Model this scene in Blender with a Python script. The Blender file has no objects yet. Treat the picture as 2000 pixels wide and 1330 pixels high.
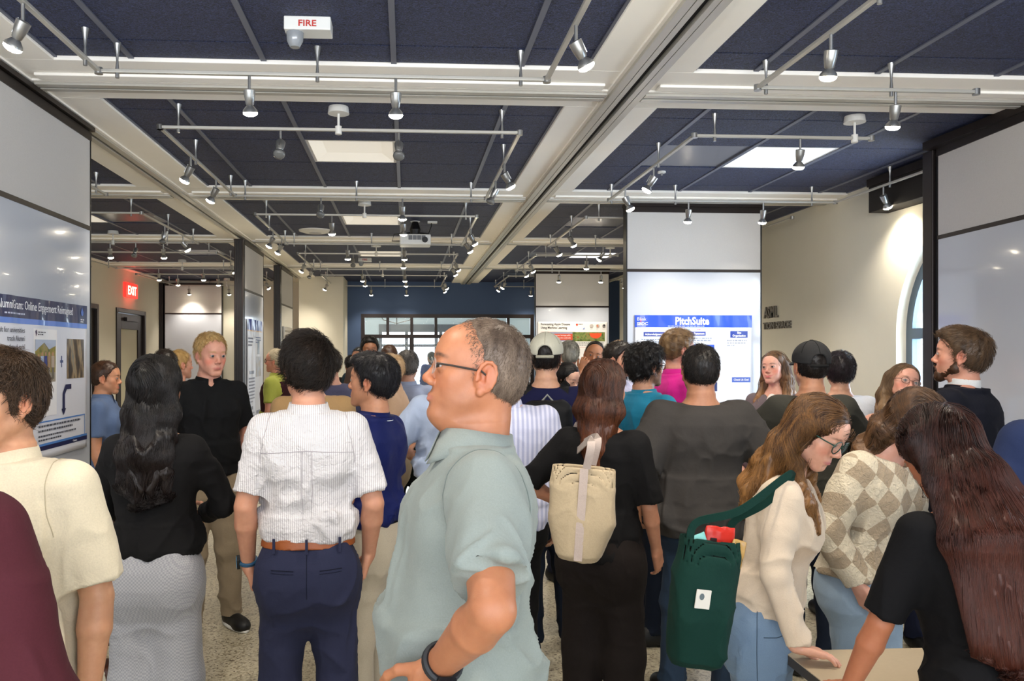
import bpy, bmesh, math, random
import numpy as np
from mathutils import Vector, Matrix
PI = math.pi
S = bpy.context.scene
COL = S.collection
random.seed(7)

# ------------------------------------------------------------------ camera, world, exposure
FPX, PCX, HOR, CAMZ, TY = 1560.0, 884.0, 690.0, 1.69, 0.0577
CY, SY = math.cos(math.atan(TY)), math.sin(math.atan(TY))
cd = bpy.data.cameras.new('camera'); cam = bpy.data.objects.new('camera', cd); COL.objects.link(cam)
cam.location = (0, 0, CAMZ); cam.rotation_euler = (PI/2, 0, -math.atan(TY))
cd.sensor_width = 36; cd.lens = FPX/2000*36
cd.shift_x = (1000-PCX)/2000; cd.shift_y = (HOR-665)/2000
cd.clip_start = 0.05; cd.clip_end = 200
S.camera = cam
S.view_settings.view_transform = 'Standard'; S.view_settings.look = 'None'
S.view_settings.gamma = 1; S.view_settings.use_curve_mapping = False
S.view_settings.exposure = 0.29
S.cycles.max_bounces = 6; S.cycles.diffuse_bounces = 3; S.cycles.glossy_bounces = 3
S.cycles.transmission_bounces = 5; S.cycles.caustics_reflective = False; S.cycles.caustics_refractive = False
S.cycles.sample_clamp_indirect = 4; S.cycles.use_denoising = True
W = bpy.data.worlds.new('daylight'); S.world = W; W.use_nodes = True
bg = W.node_tree.nodes['Background']; bg.inputs[0].default_value = (0.86, 0.93, 1.0, 1); bg.inputs[1].default_value = 2.6

def area(name, loc, rot, sx, sy, power, color):
    l = bpy.data.lights.new(name, 'AREA'); l.shape = 'RECTANGLE'; l.size = sx; l.size_y = sy; l.energy = power; l.color = color
    o = bpy.data.objects.new(name, l); COL.objects.link(o); o.location = loc; o.rotation_euler = rot; return o
# daylight falling in through the arched windows of the right wall, set outside the glass
area('window_daylight', (4.35, 5.17, 1.9), (0, PI/2, 0), 2.2, 1.8, 170, (0.62, 0.80, 1.0))
area('window_daylight', (4.35, 2.0, 1.9), (0, PI/2, 0), 2.2, 1.8, 70, (0.62, 0.80, 1.0))
area('rear_fill_uplight', (0, -1.9, 2.15), (math.radians(162), 0, 0), 7, 1.4, 420, (0.92, 0.94, 1.0))  # added lamp behind the camera to brighten the ceiling
area('foyer_daylight', (0.5, 20.2, 3.0), (-0.9, 0, 0), 4, 1.6, 160, (0.75, 0.88, 1.0))

def P3(px, py, D):            # a pixel of the photograph at depth D -> point of the room
    u = (px-PCX)/FPX; r = (u+TY)/(1-TY*u); Y = D/(CY+r*SY)
    return Vector((r*Y, Y, CAMZ+(HOR-py)/FPX*D))

# ------------------------------------------------------------------ small helpers
def lin(c):
    c = c.lstrip('#'); v = [int(c[i:i+2], 16)/255 for i in (0, 2, 4)]
    return tuple((x/12.92 if x <= .04045 else ((x+.055)/1.055)**2.4) for x in v)+(1,)
MATS = {}
def mat(name, color, rough=.6, metal=0, bump=0, bscale=50, emit=None, estr=0, spec=.5, var=0, vscale=8, trans=0, sheen=0, coat=0, alpha=1, detail=3, stretch=None, ior=1.45):
    if name in MATS: return MATS[name]
    m = bpy.data.materials.new(name); m.use_nodes = True; nt = m.node_tree; b = nt.nodes['Principled BSDF']
    c = lin(color) if isinstance(color, str) else color
    b.inputs['Base Color'].default_value = c; b.inputs['Roughness'].default_value = rough
    b.inputs['Metallic'].default_value = metal; b.inputs['Specular IOR Level'].default_value = spec
    b.inputs['Transmission Weight'].default_value = trans; b.inputs['Sheen Weight'].default_value = sheen
    b.inputs['Coat Weight'].default_value = coat; b.inputs['Alpha'].default_value = alpha; b.inputs['IOR'].default_value = ior
    if emit: b.inputs['Emission Color'].default_value = lin(emit); b.inputs['Emission Strength'].default_value = estr
    tc = nt.nodes.new('ShaderNodeTexCoord'); src = tc.outputs['Object']
    if stretch:
        mp = nt.nodes.new('ShaderNodeMapping'); mp.inputs['Scale'].default_value = stretch; nt.links.new(src, mp.inputs[0]); src = mp.outputs[0]
    if var:
        n = nt.nodes.new('ShaderNodeTexNoise'); n.inputs['Scale'].default_value = vscale; n.inputs['Detail'].default_value = detail
        nt.links.new(src, n.inputs['Vector'])
        mx = nt.nodes.new('ShaderNodeMix'); mx.data_type = 'RGBA'
        mx.inputs[6].default_value = tuple(x*(1-var) for x in c[:3])+(1,); mx.inputs[7].default_value = tuple(min(1, x*(1+var)) for x in c[:3])+(1,)
        nt.links.new(n.outputs[0], mx.inputs[0]); nt.links.new(mx.outputs[2], b.inputs['Base Color'])
    if bump:
        n2 = nt.nodes.new('ShaderNodeTexNoise'); n2.inputs['Scale'].default_value = bscale; n2.inputs['Detail'].default_value = detail
        nt.links.new(src, n2.inputs['Vector'])
        bp = nt.nodes.new('ShaderNodeBump'); bp.inputs['Strength'].default_value = bump; bp.inputs['Distance'].default_value = .01
        nt.links.new(n2.outputs[0], bp.inputs['Height']); nt.links.new(bp.outputs[0], b.inputs['Normal'])
    MATS[name] = m; return m

class MB:
    def __init__(s): s.v = []; s.f = []; s.mi = []; s.cur = 0
    def add(s, vs, fs):
        o = len(s.v); s.v += [tuple(v) for v in vs]; s.f += [tuple(i+o for i in f) for f in fs]; s.mi += [s.cur]*len(fs); return s
    def box(s, x0, y0, z0, x1, y1, z1, M=None):
        vs = [(x, y, z) for x in (x0, x1) for y in (y0, y1) for z in (z0, z1)]
        if M is not None: vs = [tuple(M @ Vector(v)) for v in vs]
        return s.add(vs, [(0, 1, 3, 2), (4, 6, 7, 5), (0, 4, 5, 1), (2, 3, 7, 6), (0, 2, 6, 4), (1, 5, 7, 3)])
    def tube(s, pts, r, n=10, cap=True):
        pts = [Vector(p) for p in pts]; rs = r if isinstance(r, (list, tuple)) else [r]*len(pts); vs = []; fs = []; up = None
        for i, p in enumerate(pts):
            d = (pts[min(i+1, len(pts)-1)]-pts[max(i-1, 0)]).normalized()
            if up is None: up = Vector((0, 0, 1)) if abs(d.z) < .9 else Vector((1, 0, 0))
            a = d.cross(up).normalized(); up = a.cross(d).normalized()
            for k in range(n): t = 2*PI*k/n; vs.append(p+(a*math.cos(t)+up*math.sin(t))*rs[i])
        for i in range(len(pts)-1):
            for k in range(n): k2 = (k+1) % n; fs.append((i*n+k, i*n+k2, (i+1)*n+k2, (i+1)*n+k))
        if cap: fs.append(tuple(range(n-1, -1, -1))); fs.append(tuple((len(pts)-1)*n+k for k in range(n)))
        return s.add(vs, fs)
    def prism(s, poly, axis, a, b):     # polygon in the two other axes, extruded along axis from a to b
        n = len(poly); vs = []
        for t in (a, b):
            for p in poly:
                v = [p[0], p[1]]; v.insert(axis, t); vs.append(v)
        fs = [tuple(range(n)), tuple(range(2*n-1, n-1, -1))]+[(i, i+n, (i+1) % n+n, (i+1) % n) for i in range(n)]
        return s.add(vs, fs)
    def disc(s, c, r, h, n=24, top=None):
        c = Vector(c); return s.tube([c, c+Vector((0, 0, h))], [r, top if top is not None else r], n)
    def build(s, name, m, parent=None, smooth=False, bevel=0):
        me = bpy.data.meshes.new(name); me.from_pydata(s.v, [], s.f)
        for x in (m if isinstance(m, (list, tuple)) else [m]): me.materials.append(x)
        me.polygons.foreach_set('material_index', s.mi)
        bm = bmesh.new(); bm.from_mesh(me); bmesh.ops.recalc_face_normals(bm, faces=bm.faces); bm.to_mesh(me); bm.free()
        o = bpy.data.objects.new(name, me); COL.objects.link(o)
        if parent: o.parent = parent
        if smooth:
            me.polygons.foreach_set('use_smooth', [True]*len(me.polygons)); me.set_sharp_from_angle(angle=.7)
        if bevel:
            md = o.modifiers.new('bevel', 'BEVEL'); md.width = bevel; md.segments = 2; md.limit_method = 'ANGLE'
        return o
def tag(o, label, cat, group=None):
    o['label'] = label; o['category'] = cat
    if group: o['group'] = group
    return o
def struct(o): o['kind'] = 'structure'; return o
def empty(name, loc=(0, 0, 0), rz=0):
    o = bpy.data.objects.new(name, None); COL.objects.link(o); o.location = loc; o.rotation_euler = (0, 0, rz); o.empty_display_size = .1; return o
def text_mesh(s, size, depth=0.0005, align='LEFT', bold=0, sx=1.0):
    c = bpy.data.curves.new('text', 'FONT'); c.body = s; c.size = size; c.extrude = depth; c.align_x = align; c.offset = bold; c.resolution_u = 2
    o = bpy.data.objects.new('text', c); me = bpy.data.meshes.new_from_object(o)
    vs = [(v.co.x*sx, v.co.y, v.co.z) for v in me.vertices]; fs = [tuple(p.vertices) for p in me.polygons]
    bpy.data.objects.remove(o); bpy.data.curves.remove(c); bpy.data.meshes.remove(me); return vs, fs

# ------------------------------------------------------------------ materials of the room
cream = mat('cream_paint', '#d6d1c0', .75, bump=.05, bscale=120, var=.02)
cream_c = mat('cream_ceiling_paint', '#faf6ee', .7, bump=.04, bscale=90, var=.02)
blue_wall = mat('slate_blue_paint', '#3f5375', .7, bump=.05, bscale=100)
foyer_w = mat('white_foyer_paint', '#cfdce2', .7)
alu = mat('satin_aluminium', '#a9abb0', .35, metal=.7)
track_m = mat('grey_track', '#b9b6ae', .4, metal=.3)
dark = mat('dark_slot', '#17171a', .8)
brz = mat('dark_bronze_metal', '#2b2422', .38, metal=.55)
blackm = mat('black_edge', '#0d0c0d', .45)
fabric_w = mat('panel_fabric', '#c6c3c0', .9, bump=.25, bscale=420, var=.05, vscale=160, stretch=(1, 1, .5))
wboard = mat('whiteboard_enamel', '#c0c5cf', .12, bump=.012, bscale=6, coat=.3)
white_p = mat('white_plastic', '#e4e2dc', .4)
steel = mat('brushed_nickel', '#a7a7a6', .3, metal=.85, bump=.02, bscale=200)
EMIT = mat('lamp_glow', '#fff3dc', .4, emit='#fff0d2', estr=60)
lampoff = mat('unlit_lamp_glass', '#6a6a68', .15)
glass = mat('clear_glass', '#dfeef0', .02, spec=.5, alpha=.07)
tbar = mat('grey_grid_bar', '#6d7180', .5, metal=.3)
shade_m = mat('roller_shade_fabric', '#17120f', .8)

def tile_mat():
    m = bpy.data.materials.new('navy_wood_fibre_tile'); m.use_nodes = True; nt = m.node_tree; b = nt.nodes['Principled BSDF']
    tc = nt.nodes.new('ShaderNodeTexCoord')
    w = nt.nodes.new('ShaderNodeTexNoise'); w.inputs['Scale'].default_value = 55; w.inputs['Detail'].default_value = 4; w.inputs['Distortion'].default_value = 2.5
    nt.links.new(tc.outputs['Object'], w.inputs['Vector'])
    cr = nt.nodes.new('ShaderNodeValToRGB'); cr.color_ramp.elements[0].position = .38; cr.color_ramp.elements[1].position = .72
    cr.color_ramp.elements[0].color = lin('#11162a'); cr.color_ramp.elements[1].color = lin('#414d78')
    nt.links.new(w.outputs[0], cr.inputs[0]); nt.links.new(cr.outputs[0], b.inputs['Base Color'])
    bp = nt.nodes.new('ShaderNodeBump'); bp.inputs['Strength'].default_value = .9; bp.inputs['Distance'].default_value = .012
    nt.links.new(w.outputs[0], bp.inputs['Height']); nt.links.new(bp.outputs[0], b.inputs['Normal'])
    b.inputs['Roughness'].default_value = .62; return m
tile = tile_mat()
def floor_mat():
    m = bpy.data.materials.new('terrazzo'); m.use_nodes = True; nt = m.node_tree; b = nt.nodes['Principled BSDF']
    tc = nt.nodes.new('ShaderNodeTexCoord')
    v = nt.nodes.new('ShaderNodeTexVoronoi'); v.inputs['Scale'].default_value = 90; nt.links.new(tc.outputs['Object'], v.inputs['Vector'])
    n = nt.nodes.new('ShaderNodeTexNoise'); n.inputs['Scale'].default_value = 1.3; n.inputs['Detail'].default_value = 4; nt.links.new(tc.outputs['Object'], n.inputs['Vector'])
    cr = nt.nodes.new('ShaderNodeValToRGB'); e = cr.color_ramp.elements
    e[0].position = 0; e[0].color = lin('#6b6050'); e[1].position = .22; e[1].color = lin('#b3a88e')
    for p, c in ((.1, '#8b7f69'), (.5, '#c3b99f'), (.8, '#cfc6ae'), (.97, '#a1977f')):
        q = e.new(p); q.color = lin(c)
    sp = nt.nodes.new('ShaderNodeSeparateColor'); nt.links.new(v.outputs['Color'], sp.inputs[0]); nt.links.new(sp.outputs[0], cr.inputs[0])
    mx = nt.nodes.new('ShaderNodeMix'); mx.data_type = 'RGBA'; mx.blend_type = 'MULTIPLY'; mx.inputs[0].default_value = .5
    c2 = nt.nodes.new('ShaderNodeValToRGB'); c2.color_ramp.elements[0].color = (.72, .72, .72, 1); c2.color_ramp.elements[0].position = .3; c2.color_ramp.elements[1].position = .7
    nt.links.new(n.outputs[0], c2.inputs[0]); nt.links.new(cr.outputs[0], mx.inputs[6]); nt.links.new(c2.outputs[0], mx.inputs[7]); nt.links.new(mx.outputs[2], b.inputs['Base Color'])
    b.inputs['Roughness'].default_value = .28; return m
terrazzo = floor_mat()

# ------------------------------------------------------------------ room shell
ZC = 3.05
XL, XR, YF, YN = -4.6, 3.78, 15.4, -2.5
struct(MB().box(XL-.3, YN, -.12, 4.8, YF+6.5, 0).build('floor', terrazzo))
struct(MB().box(XL-.3, YN, ZC+.06, 4.8, YF+.3, ZC+.2).build('ceiling', cream_c))
# left wall with its two door openings
D1, D2 = (12.94, 14.36), (10.7, 12.2); DT = 2.42
w = MB().box(XL-.2, YN, 0, XL, D2[0], ZC+.06).box(XL-.2, D2[1], 0, XL, D1[0], ZC+.06).box(XL-.2, D1[1], 0, XL, YF+.2, ZC+.06)
for d in (D1, D2): w.box(XL-.2, d[0], DT, XL, d[1], ZC+.06)
struct(w.build('wall_left', cream))
# right wall with two arched windows
def arch_pts(yc, R, zc, n=28, a0=0, a1=PI): return [(yc+R*math.cos(a0+(a1-a0)*i/n), zc+R*math.sin(a0+(a1-a0)*i/n)) for i in range(n+1)]
WR, WZ, SILL = .80, 1.84, .75; WIN = (5.17, 2.0, 10.9)
w = MB(); ys = sorted([(c-WR, c+WR) for c in WIN]); prev = YN
for a, b in ys: w.box(XR, prev, 0, XR+.22, a, ZC+.06); prev = b
w.box(XR, prev, 0, XR+.22, 13.9, ZC+.06)
for c in WIN:
    w.box(XR, c-WR, 0, XR+.22, c+WR, SILL)
    pts = [(c+WR, ZC+.06), (c+WR, WZ)]+arch_pts(c, WR, WZ)[1:]+[(c-WR, ZC+.06)]
    w.prism(pts, 0, XR, XR+.22)
struct(w.build('wall_right', cream))
struct(MB().box(XR, 13.9, 0, 4.6, 14.0, ZC+.06).box(4.5, 14.0, 0, 4.6, YF, ZC+.06).build('wall_right_return', cream))
# far wall
OX0, OX1, OZ = -.87, 2.47, 2.445
w = MB().box(-1.13, YF, 0, OX0, YF+.15, ZC+.06).box(OX0, YF, OZ, OX1, YF+.15, ZC+.06).box(OX1, YF, 0, 4.6, YF+.15, ZC+.06)
struct(w.build('wall_far', blue_wall))
struct(MB().box(XL-.2, YF, 0, -1.92, YF+.15, ZC+.06).build('wall_far_left', cream))
struct(MB().box(-1.92, 14.4, 0, -1.13, YF+.15, ZC+.06).build('wall_pillar', cream))

# ceiling: cream bands, tile fields
XB = [(-4.5, -2.2), (-1.63, .87), (1.39, 3.78)]
YB = [(-1.28, 1.0), (1.53, 3.80), (4.36, 6.65), (7.18, 9.44), (9.99, 12.27), (12.80, 15.4)]
bands = MB()
ye = [YN]+[v for b in YB for v in b]+[YF]
for i in range(0, len(ye), 2):
    if ye[i+1]-ye[i] > .01: bands.box(XL, ye[i], ZC, XR+.02, ye[i+1], ZC+.06)
for y0, y1 in YB:
    for x0, x1 in ((XL, -4.5), (-2.2, -1.63), (.87, 1.39)): bands.box(x0, y0, ZC, x1, y1, ZC+.06)
struct(bands.build('ceiling_beams', cream_c, bevel=.004))
# grid of each bay: column lines every .61, row lines .24 from the near edge then .61
LIGHTS = []
def bay(x0, x1, y0, y1, cols, light_col=None, grey_cols=()):
    rows = [y0]+[y0+.24+.605*k for k in range(0, 5) if y0+.24+.605*k < y1-.1]+[y1]
    cs = [x0]+[c for c in cols if x0+.05 < c < x1-.05]+[x1]
    m = MB(); g = MB(); gp = MB()
    for i in range(len(rows)-1):
        for j in range(len(cs)-1):
            a, b, c, d = cs[j]+.012, cs[j+1]-.012, rows[i]+.004, rows[i+1]-.004
            if light_col is not None and j == light_col and i == 2: LIGHTS.append((a, b, c, d)); continue
            if j in grey_cols and i == 2: gp.box(a, c, ZC+.025, b, d, ZC+.06); continue
            m.box(a, c, ZC+.018, b, d, ZC+.06)
    for c in cs: g.box(c-.013, y0, ZC+.012, c+.013, y1, ZC+.06)
    struct(m.build('ceiling_tiles', tile, bevel=.003)); struct(g.build('ceiling_grid', tbar))
    if gp.v: struct(gp.build('ceiling_metal_tile', mat('grey_metal_tile', '#5b6070', .3, metal=.6)))
    cc = struct(MB().box(x0, y0, ZC+.056, x1, y1, ZC+.0598).build('ceiling_void', dark))
for bi, (y0, y1) in enumerate(YB):
    bay(*XB[0], y0, y1, [-4.33, -3.72, -3.11, -2.5], 2 if bi in (3,) else None, (3,))
    bay(*XB[1], y0, y1, [-1.28, -.67, -.06, .55], 2 if bi in (2, 3, 4) else None)
    bay(*XB[2], y0, y1, [1.09+.61*k for k in range(1, 5)], 2 if bi in (2, 4) else None, (1,))
lp = mat('diffuser_panel', '#f4efe2', .5, emit='#fff6e6', estr=.35)
lpd = mat('daylit_diffuser_panel', '#f4f6fb', .5, emit='#e9f1ff', estr=1.1)
for a, b, c, d in LIGHTS:
    t = empty('ceiling_light', ((a+b)/2, (c+d)/2, ZC+.02)); w, h = (b-a)/2, (d-c)/2
    MB().box(-w, -h, .0, w, -h+.02, .034).box(-w, h-.02, 0, w, h, .034).box(-w, -h+.02, 0, -w+.02, h-.02, .034).box(w-.02, -h+.02, 0, w, h-.02, .034).build('frame', white_p, t)
    MB().add([(-w+.02, -h+.02, .002), (w-.02, -h+.02, .002), (w-.02, h-.02, .002), (-w+.02, h-.02, .002), (-w+.1, -h+.15, .032), (w-.1, -h+.15, .032), (w-.1, h-.15, .032), (-w+.1, h-.15, .032)],
             [(0, 1, 5, 4), (1, 2, 6, 5), (2, 3, 7, 6), (3, 0, 4, 7), (4, 5, 6, 7)]).build('diffuser', lpd if a > 1 else lp, t)
    where = 'bright daylit' if a > 1 and c < 7 else 'cream'
    tag(t, {(1, 2): 'cream recessed coffer light in the nearest full centre bay', (1, 3): 'cream recessed coffer light in the bay above the projector',
            (1, 4): 'cream recessed coffer light in the bay behind the projector', (2, 2): 'bright white coffer light in the right bay near the arched window',
            (2, 4): 'coffer light in the right bay above the farther partition panels', (0, 3): 'cream coffer light in the bay left of the long ceiling track'}
        [(0 if a < -2 else 1 if a < 1 else 2, 2 if c < 7 else 3 if c < 9.9 else 4)], 'ceiling light', 'recessed coffer lights in the ceiling bays')

# ceiling tracks of the sliding partitions
def track(name, x0, y0, x1, y1, w=.08, dp=.022):
    m = MB(); al = abs(x1-x0) > abs(y1-y0)
    def strip(o0, o1, z0, z1, mi):
        m.cur = mi
        if al: m.box(x0, y0+o0, z0, x1, y0+o1, z1)
        else: m.box(x0+o0, y0, z0, x0+o1, y1, z1)
    strip(-w, -.055, ZC-dp*.5, ZC, 1); strip(.055, w, ZC-dp*.5, ZC, 1)
    strip(-.055, -.012, ZC-dp, ZC, 0); strip(.012, .055, ZC-dp, ZC, 0); strip(-.012, .012, ZC-.004, ZC, 2)
    struct(m.build(name, [track_m, cream_c, dark], bevel=.002))
n = 1
for yc in (4.14, 6.98, 9.78, 12.6):
    for x0, x1 in ((XL, -2.01), (-1.85, 1.04), (1.24, XR)):
        track('trim_%d' % n, x0, yc, x1, yc); n += 1
track('trim_%d' % n, -1.93, YN, -1.93, 14.4); n += 1
m = MB()    # the wide double track in the middle
for a, b, z, mi in ((-.105, -.088, .012, 1), (-.088, -.05, .03, 0), (-.05, -.046, .02, 2), (-.046, -.018, .03, 0), (-.018, .018, .006, 2), (.018, .046, .03, 0), (.046, .05, .02, 2), (.05, .088, .03, 0), (.088, .105, .012, 1)):
    m.cur = mi; m.box(1.14+a, YN, ZC-z, 1.14+b, YF, ZC)
struct(m.build('trim_%d' % n, [track_m, cream_c, dark])); n += 1
# picture moulding along the near side of each cross band
m = MB()
for yc in (4.14, 6.98, 9.78, 12.6):
    for x0, x1 in ((XL, -2.05), (-1.8, 1.0), (1.28, XR)): m.box(x0, yc-.17, ZC-.015, x1, yc-.10, ZC)
struct(m.build('trim_%d' % n, cream_c, bevel=.004)); n += 1
# baseboards
struct(MB().box(XL, YN, 0, XL+.015, D2[0]-.1, .1).box(XL, D2[1]+.1, 0, XL+.015, D1[0]-.1, .1).box(XL, D1[1]+.1, 0, XL+.015, YF, .1).build('baseboard_left', brz))
struct(MB().box(XR-.015, YN, 0, XR, 13.9, .1).build('baseboard_right', brz))
struct(MB().box(XL, YF-.015, 0, -1.92, YF, .1).box(-1.92, 14.385, 0, -1.13, 14.4, .1).build('baseboard_far', brz))

# doors in the left wall
for k, (a, b) in enumerate((D1, D2)):
    d = empty('door_%d' % (k+1), (XL, (a+b)/2, 0)); struct(d); h = (b-a)/2
    fr = MB().box(-.1, -h, 0, .02, -h+.07, DT).box(-.1, h-.07, 0, .02, h, DT).box(-.1, -h+.07, DT-.07, .02, h-.07, DT).build('door_frame', brz, d, bevel=.003)
    lf = MB().box(-.07, -h+.08, .01, -.02, -h+.3, DT-.08).box(-.07, h-.3, .01, -.02, h-.08, DT-.08).box(-.07, -h+.3, DT-.33, -.02, h-.3, DT-.08).box(-.07, -h+.3, .01, -.02, h-.3, .3).build('door_leaf', brz, d, bevel=.003)
    MB().box(-.05, -h+.3, .3, -.04, h-.3, DT-.33).build('door_glass', mat('frosted_door_glass', '#b9b59c', .5), d)
    MB().box(-.02, -.28, DT-.2, .03, .28, DT-.14).build('door_closer', brz, d)
    MB().tube([(.04, h-.36, .95), (.04, h-.36, 1.25)], .012).build('door_handle', alu, d)

# arched windows: frame, mullions, panes
for wi, c in enumerate(WIN):
    d = empty('window_%d' % (wi+1), (XR+.11, c, 0)); struct(d)
    m = MB(); xa, xb = -.03, .04; ro, ri = WR-.0, WR-.075
    for i in range(28):
        a0, a1 = PI*i/28, PI*(i+1)/28
        m.prism([(ro*math.cos(a0), WZ+ro*math.sin(a0)), (ro*math.cos(a1), WZ+ro*math.sin(a1)), (ri*math.cos(a1), WZ+ri*math.sin(a1)), (ri*math.cos(a0), WZ+ri*math.sin(a0))], 0, xa, xb)
    m.box(xa, -ro, SILL, xb, -ri, WZ); m.box(xa, ri, SILL, xb, ro, WZ); m.box(xa, -ri, SILL, xb, ri, SILL+.07); m.box(xa, -ri, WZ-.04, xb, ri, WZ+.04)
    m.box(xa, -.03, SILL+.07, xb, .03, WZ-.04)
    fm = mat('grey_window_frame', '#5c6a76', .4, metal=.4)
    m.build('window_frame', fm, d)
    for s in (-1, 1):
        t = MB(); ang = math.radians(50); dx, dz = math.cos(ang)*s, math.sin(ang); px, pz = -dz*s, dx*s
        t.prism([(dx*.12-px*.022, WZ+dz*.12-pz*.022), (dx*(ri+.01)-px*.022, WZ+dz*(ri+.01)-pz*.022), (dx*(ri+.01)+px*.022, WZ+dz*(ri+.01)+pz*.022), (dx*.12+px*.022, WZ+dz*.12+pz*.022)], 0, xa+.01, xb-.01)
        t.build('window_mullion', fm, d)
    MB().prism([(.14*math.cos(PI*i/10), WZ+.04+.14*math.sin(PI*i/10)) for i in range(11)], 0, xa+.01, xb-.01).build('window_hub', fm, d)
    MB().prism([(ri*math.cos(PI*i/24), WZ+ri*math.sin(PI*i/24)) for i in range(25)]+[(-ri, SILL+.07), (ri, SILL+.07)], 0, .0, .006).build('window_pane', glass, d)
# roller shade cassettes above the windows
for c, lb in ((5.17, 'long dark brown roller shade cassette above the arched window'),):
    t = empty('roller_shade_cassette', (XR-.1, c, 2.79))
    MB().box(-.06, -.9, 0, .1, .9, .24).build('cassette_box', shade_m, t, bevel=.004)
    MB().box(-.075, -.9, .2, -.06, .9, .26).build('fascia_strip', brz, t)
    tag(t, lb, 'window shade')

# entrance glazing in the far wall
e = empty('door_3', (0, YF+.03, 0)); struct(e)
bar = MB()
def vbar(x, z0, z1, w=.028): bar.box(x-w, -.03, z0, x+w, .03, z1)
vbar(OX0+.03, 0, OZ, .04); vbar(OX1-.03, 0, OZ, .04)
for x in (-.36, .10, .565, 1.97): vbar(x, 2.05, OZ-.05)
bar.box(OX0, -.035, OZ-.07, OX1, .035, OZ); bar.box(OX0, -.035, 1.98, OX1, .035, 2.05)
for x in (.10, 1.0, 1.97): vbar(x, 0, 2.0, .04)
for x0, x1 in ((-.83, .06), (.14, .96), (1.04, 1.93)): bar.box(x0, -.03, 0, x1, .03, .22)
bar.build('door_frame', brz, e)
MB().box(OX0+.06, -.004, .22, OX1-.06, .004, OZ-.07).build('door_glass', glass, e)
MB().tube([(.52, -.08, .95), (.52, -.08, 1.3)], .014).build('door_handle', alu, e)
# foyer behind, with its street doors
FY = 21.0
struct(MB().box(-3, YF+.15, 0, -2.9, FY, 3.6).box(4.2, YF+.15, 0, 4.3, FY, 3.6).box(-3, YF+.15, 3.5, 4.3, FY, 3.6).build('wall_foyer', foyer_w))
fx0, fx1, fz = -.72, 1.6, 2.25
struct(MB().box(-3, FY, 0, fx0, FY+.15, 3.6).box(fx0, FY, fz+.2, fx1, FY+.15, 3.6).box(fx1, FY, 0, 4.3, FY+.15, 3.6).build('wall_foyer_far', foyer_w))
d = empty('door_4', (0, FY, 0)); struct(d)
b = MB().box(fx0, -.05, fz, fx1, .05, fz+.2)
for x in (fx0+.04, .0, .78, .9, 1.2, fx1-.04): b.box(x-.04, -.04, 0, x+.04, .04, fz)
b.box(fx0, -.04, 1.86, fx1, .04, 1.93)
b.build('door_frame', mat('grey_foyer_frame', '#454b58', .5), d)
MB().box(.92, -.05, .95, 1.18, -.04, 1.1).build('door_sign', mat('red_sticker', '#c0392b', .5), d)
outside = mat('sunlit_plaza_paving', '#aebdcc', .8, var=.15, vscale=1.5)
struct(MB().box(-30, FY+.3, -.15, 30, 60, -.02).build('ground_outside', outside))
struct(MB().box(XR+.5, -10, -.15, 30, 20, -.02).build('ground_window_side', outside))
# ring chandelier in the foyer
t = empty('ring_chandelier', (-.22, 18.0, 2.62))
MB().tube([(.42*math.cos(2*PI*i/32), .42*math.sin(2*PI*i/32), 0) for i in range(33)], .014, 6, False).build('ring', brz, t)
MB().tube([(0, 0, -.28), (0, 0, .88)], .012, 6).tube([(-.42, 0, 0), (-.3, 0, -.18), (0, 0, -.26), (.3, 0, -.18), (.42, 0, 0)], .01, 6).build('stem', brz, t)
for i in range(6):
    a = 2*PI*i/6; MB().disc((.42*math.cos(a), .42*math.sin(a), .015), .03, .07, 10, .015).build('candle_lamp', EMIT, t, True)
tag(t, 'dark ring chandelier hanging in the foyer behind the glass doors', 'chandelier')
l = bpy.data.lights.new('chandelier_light', 'POINT'); l.energy = 60; l.color = (1, .9, .75); l.shadow_soft_size = .3
lo = bpy.data.objects.new('chandelier_light', l); COL.objects.link(lo); lo.location = (-.22, 18, 2.9)

# exit sign
t = empty('exit_sign', (XL+.02, 13.55, 2.73))
MB().box(-.02, -.28, -.12, .03, .28, .12).build('housing', mat('exit_sign_red', '#e23a30', .4, emit='#ff2a22', estr=1.6), t, bevel=.004)
vs, fs = text_mesh('EXIT', .2, .002, 'CENTER', .004)
MB().add([(.034, -x, z-.07) for x, z, y in [(-v[0], v[1], v[2]) for v in vs]], fs).build('exit_lettering', mat('exit_letter', '#ffd9cf', .4, emit='#ff9a88', estr=2.5), t)
tag(t, 'glowing red EXIT sign on the cream wall above the dark door', 'exit sign')
l = bpy.data.lights.new('exit_sign_glow', 'POINT'); l.energy = 2.5; l.color = (1, .08, .05); l.shadow_soft_size = .1
lo = bpy.data.objects.new('exit_sign_glow', l); COL.objects.link(lo); lo.location = (XL+.15, 13.5, 2.7)

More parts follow.
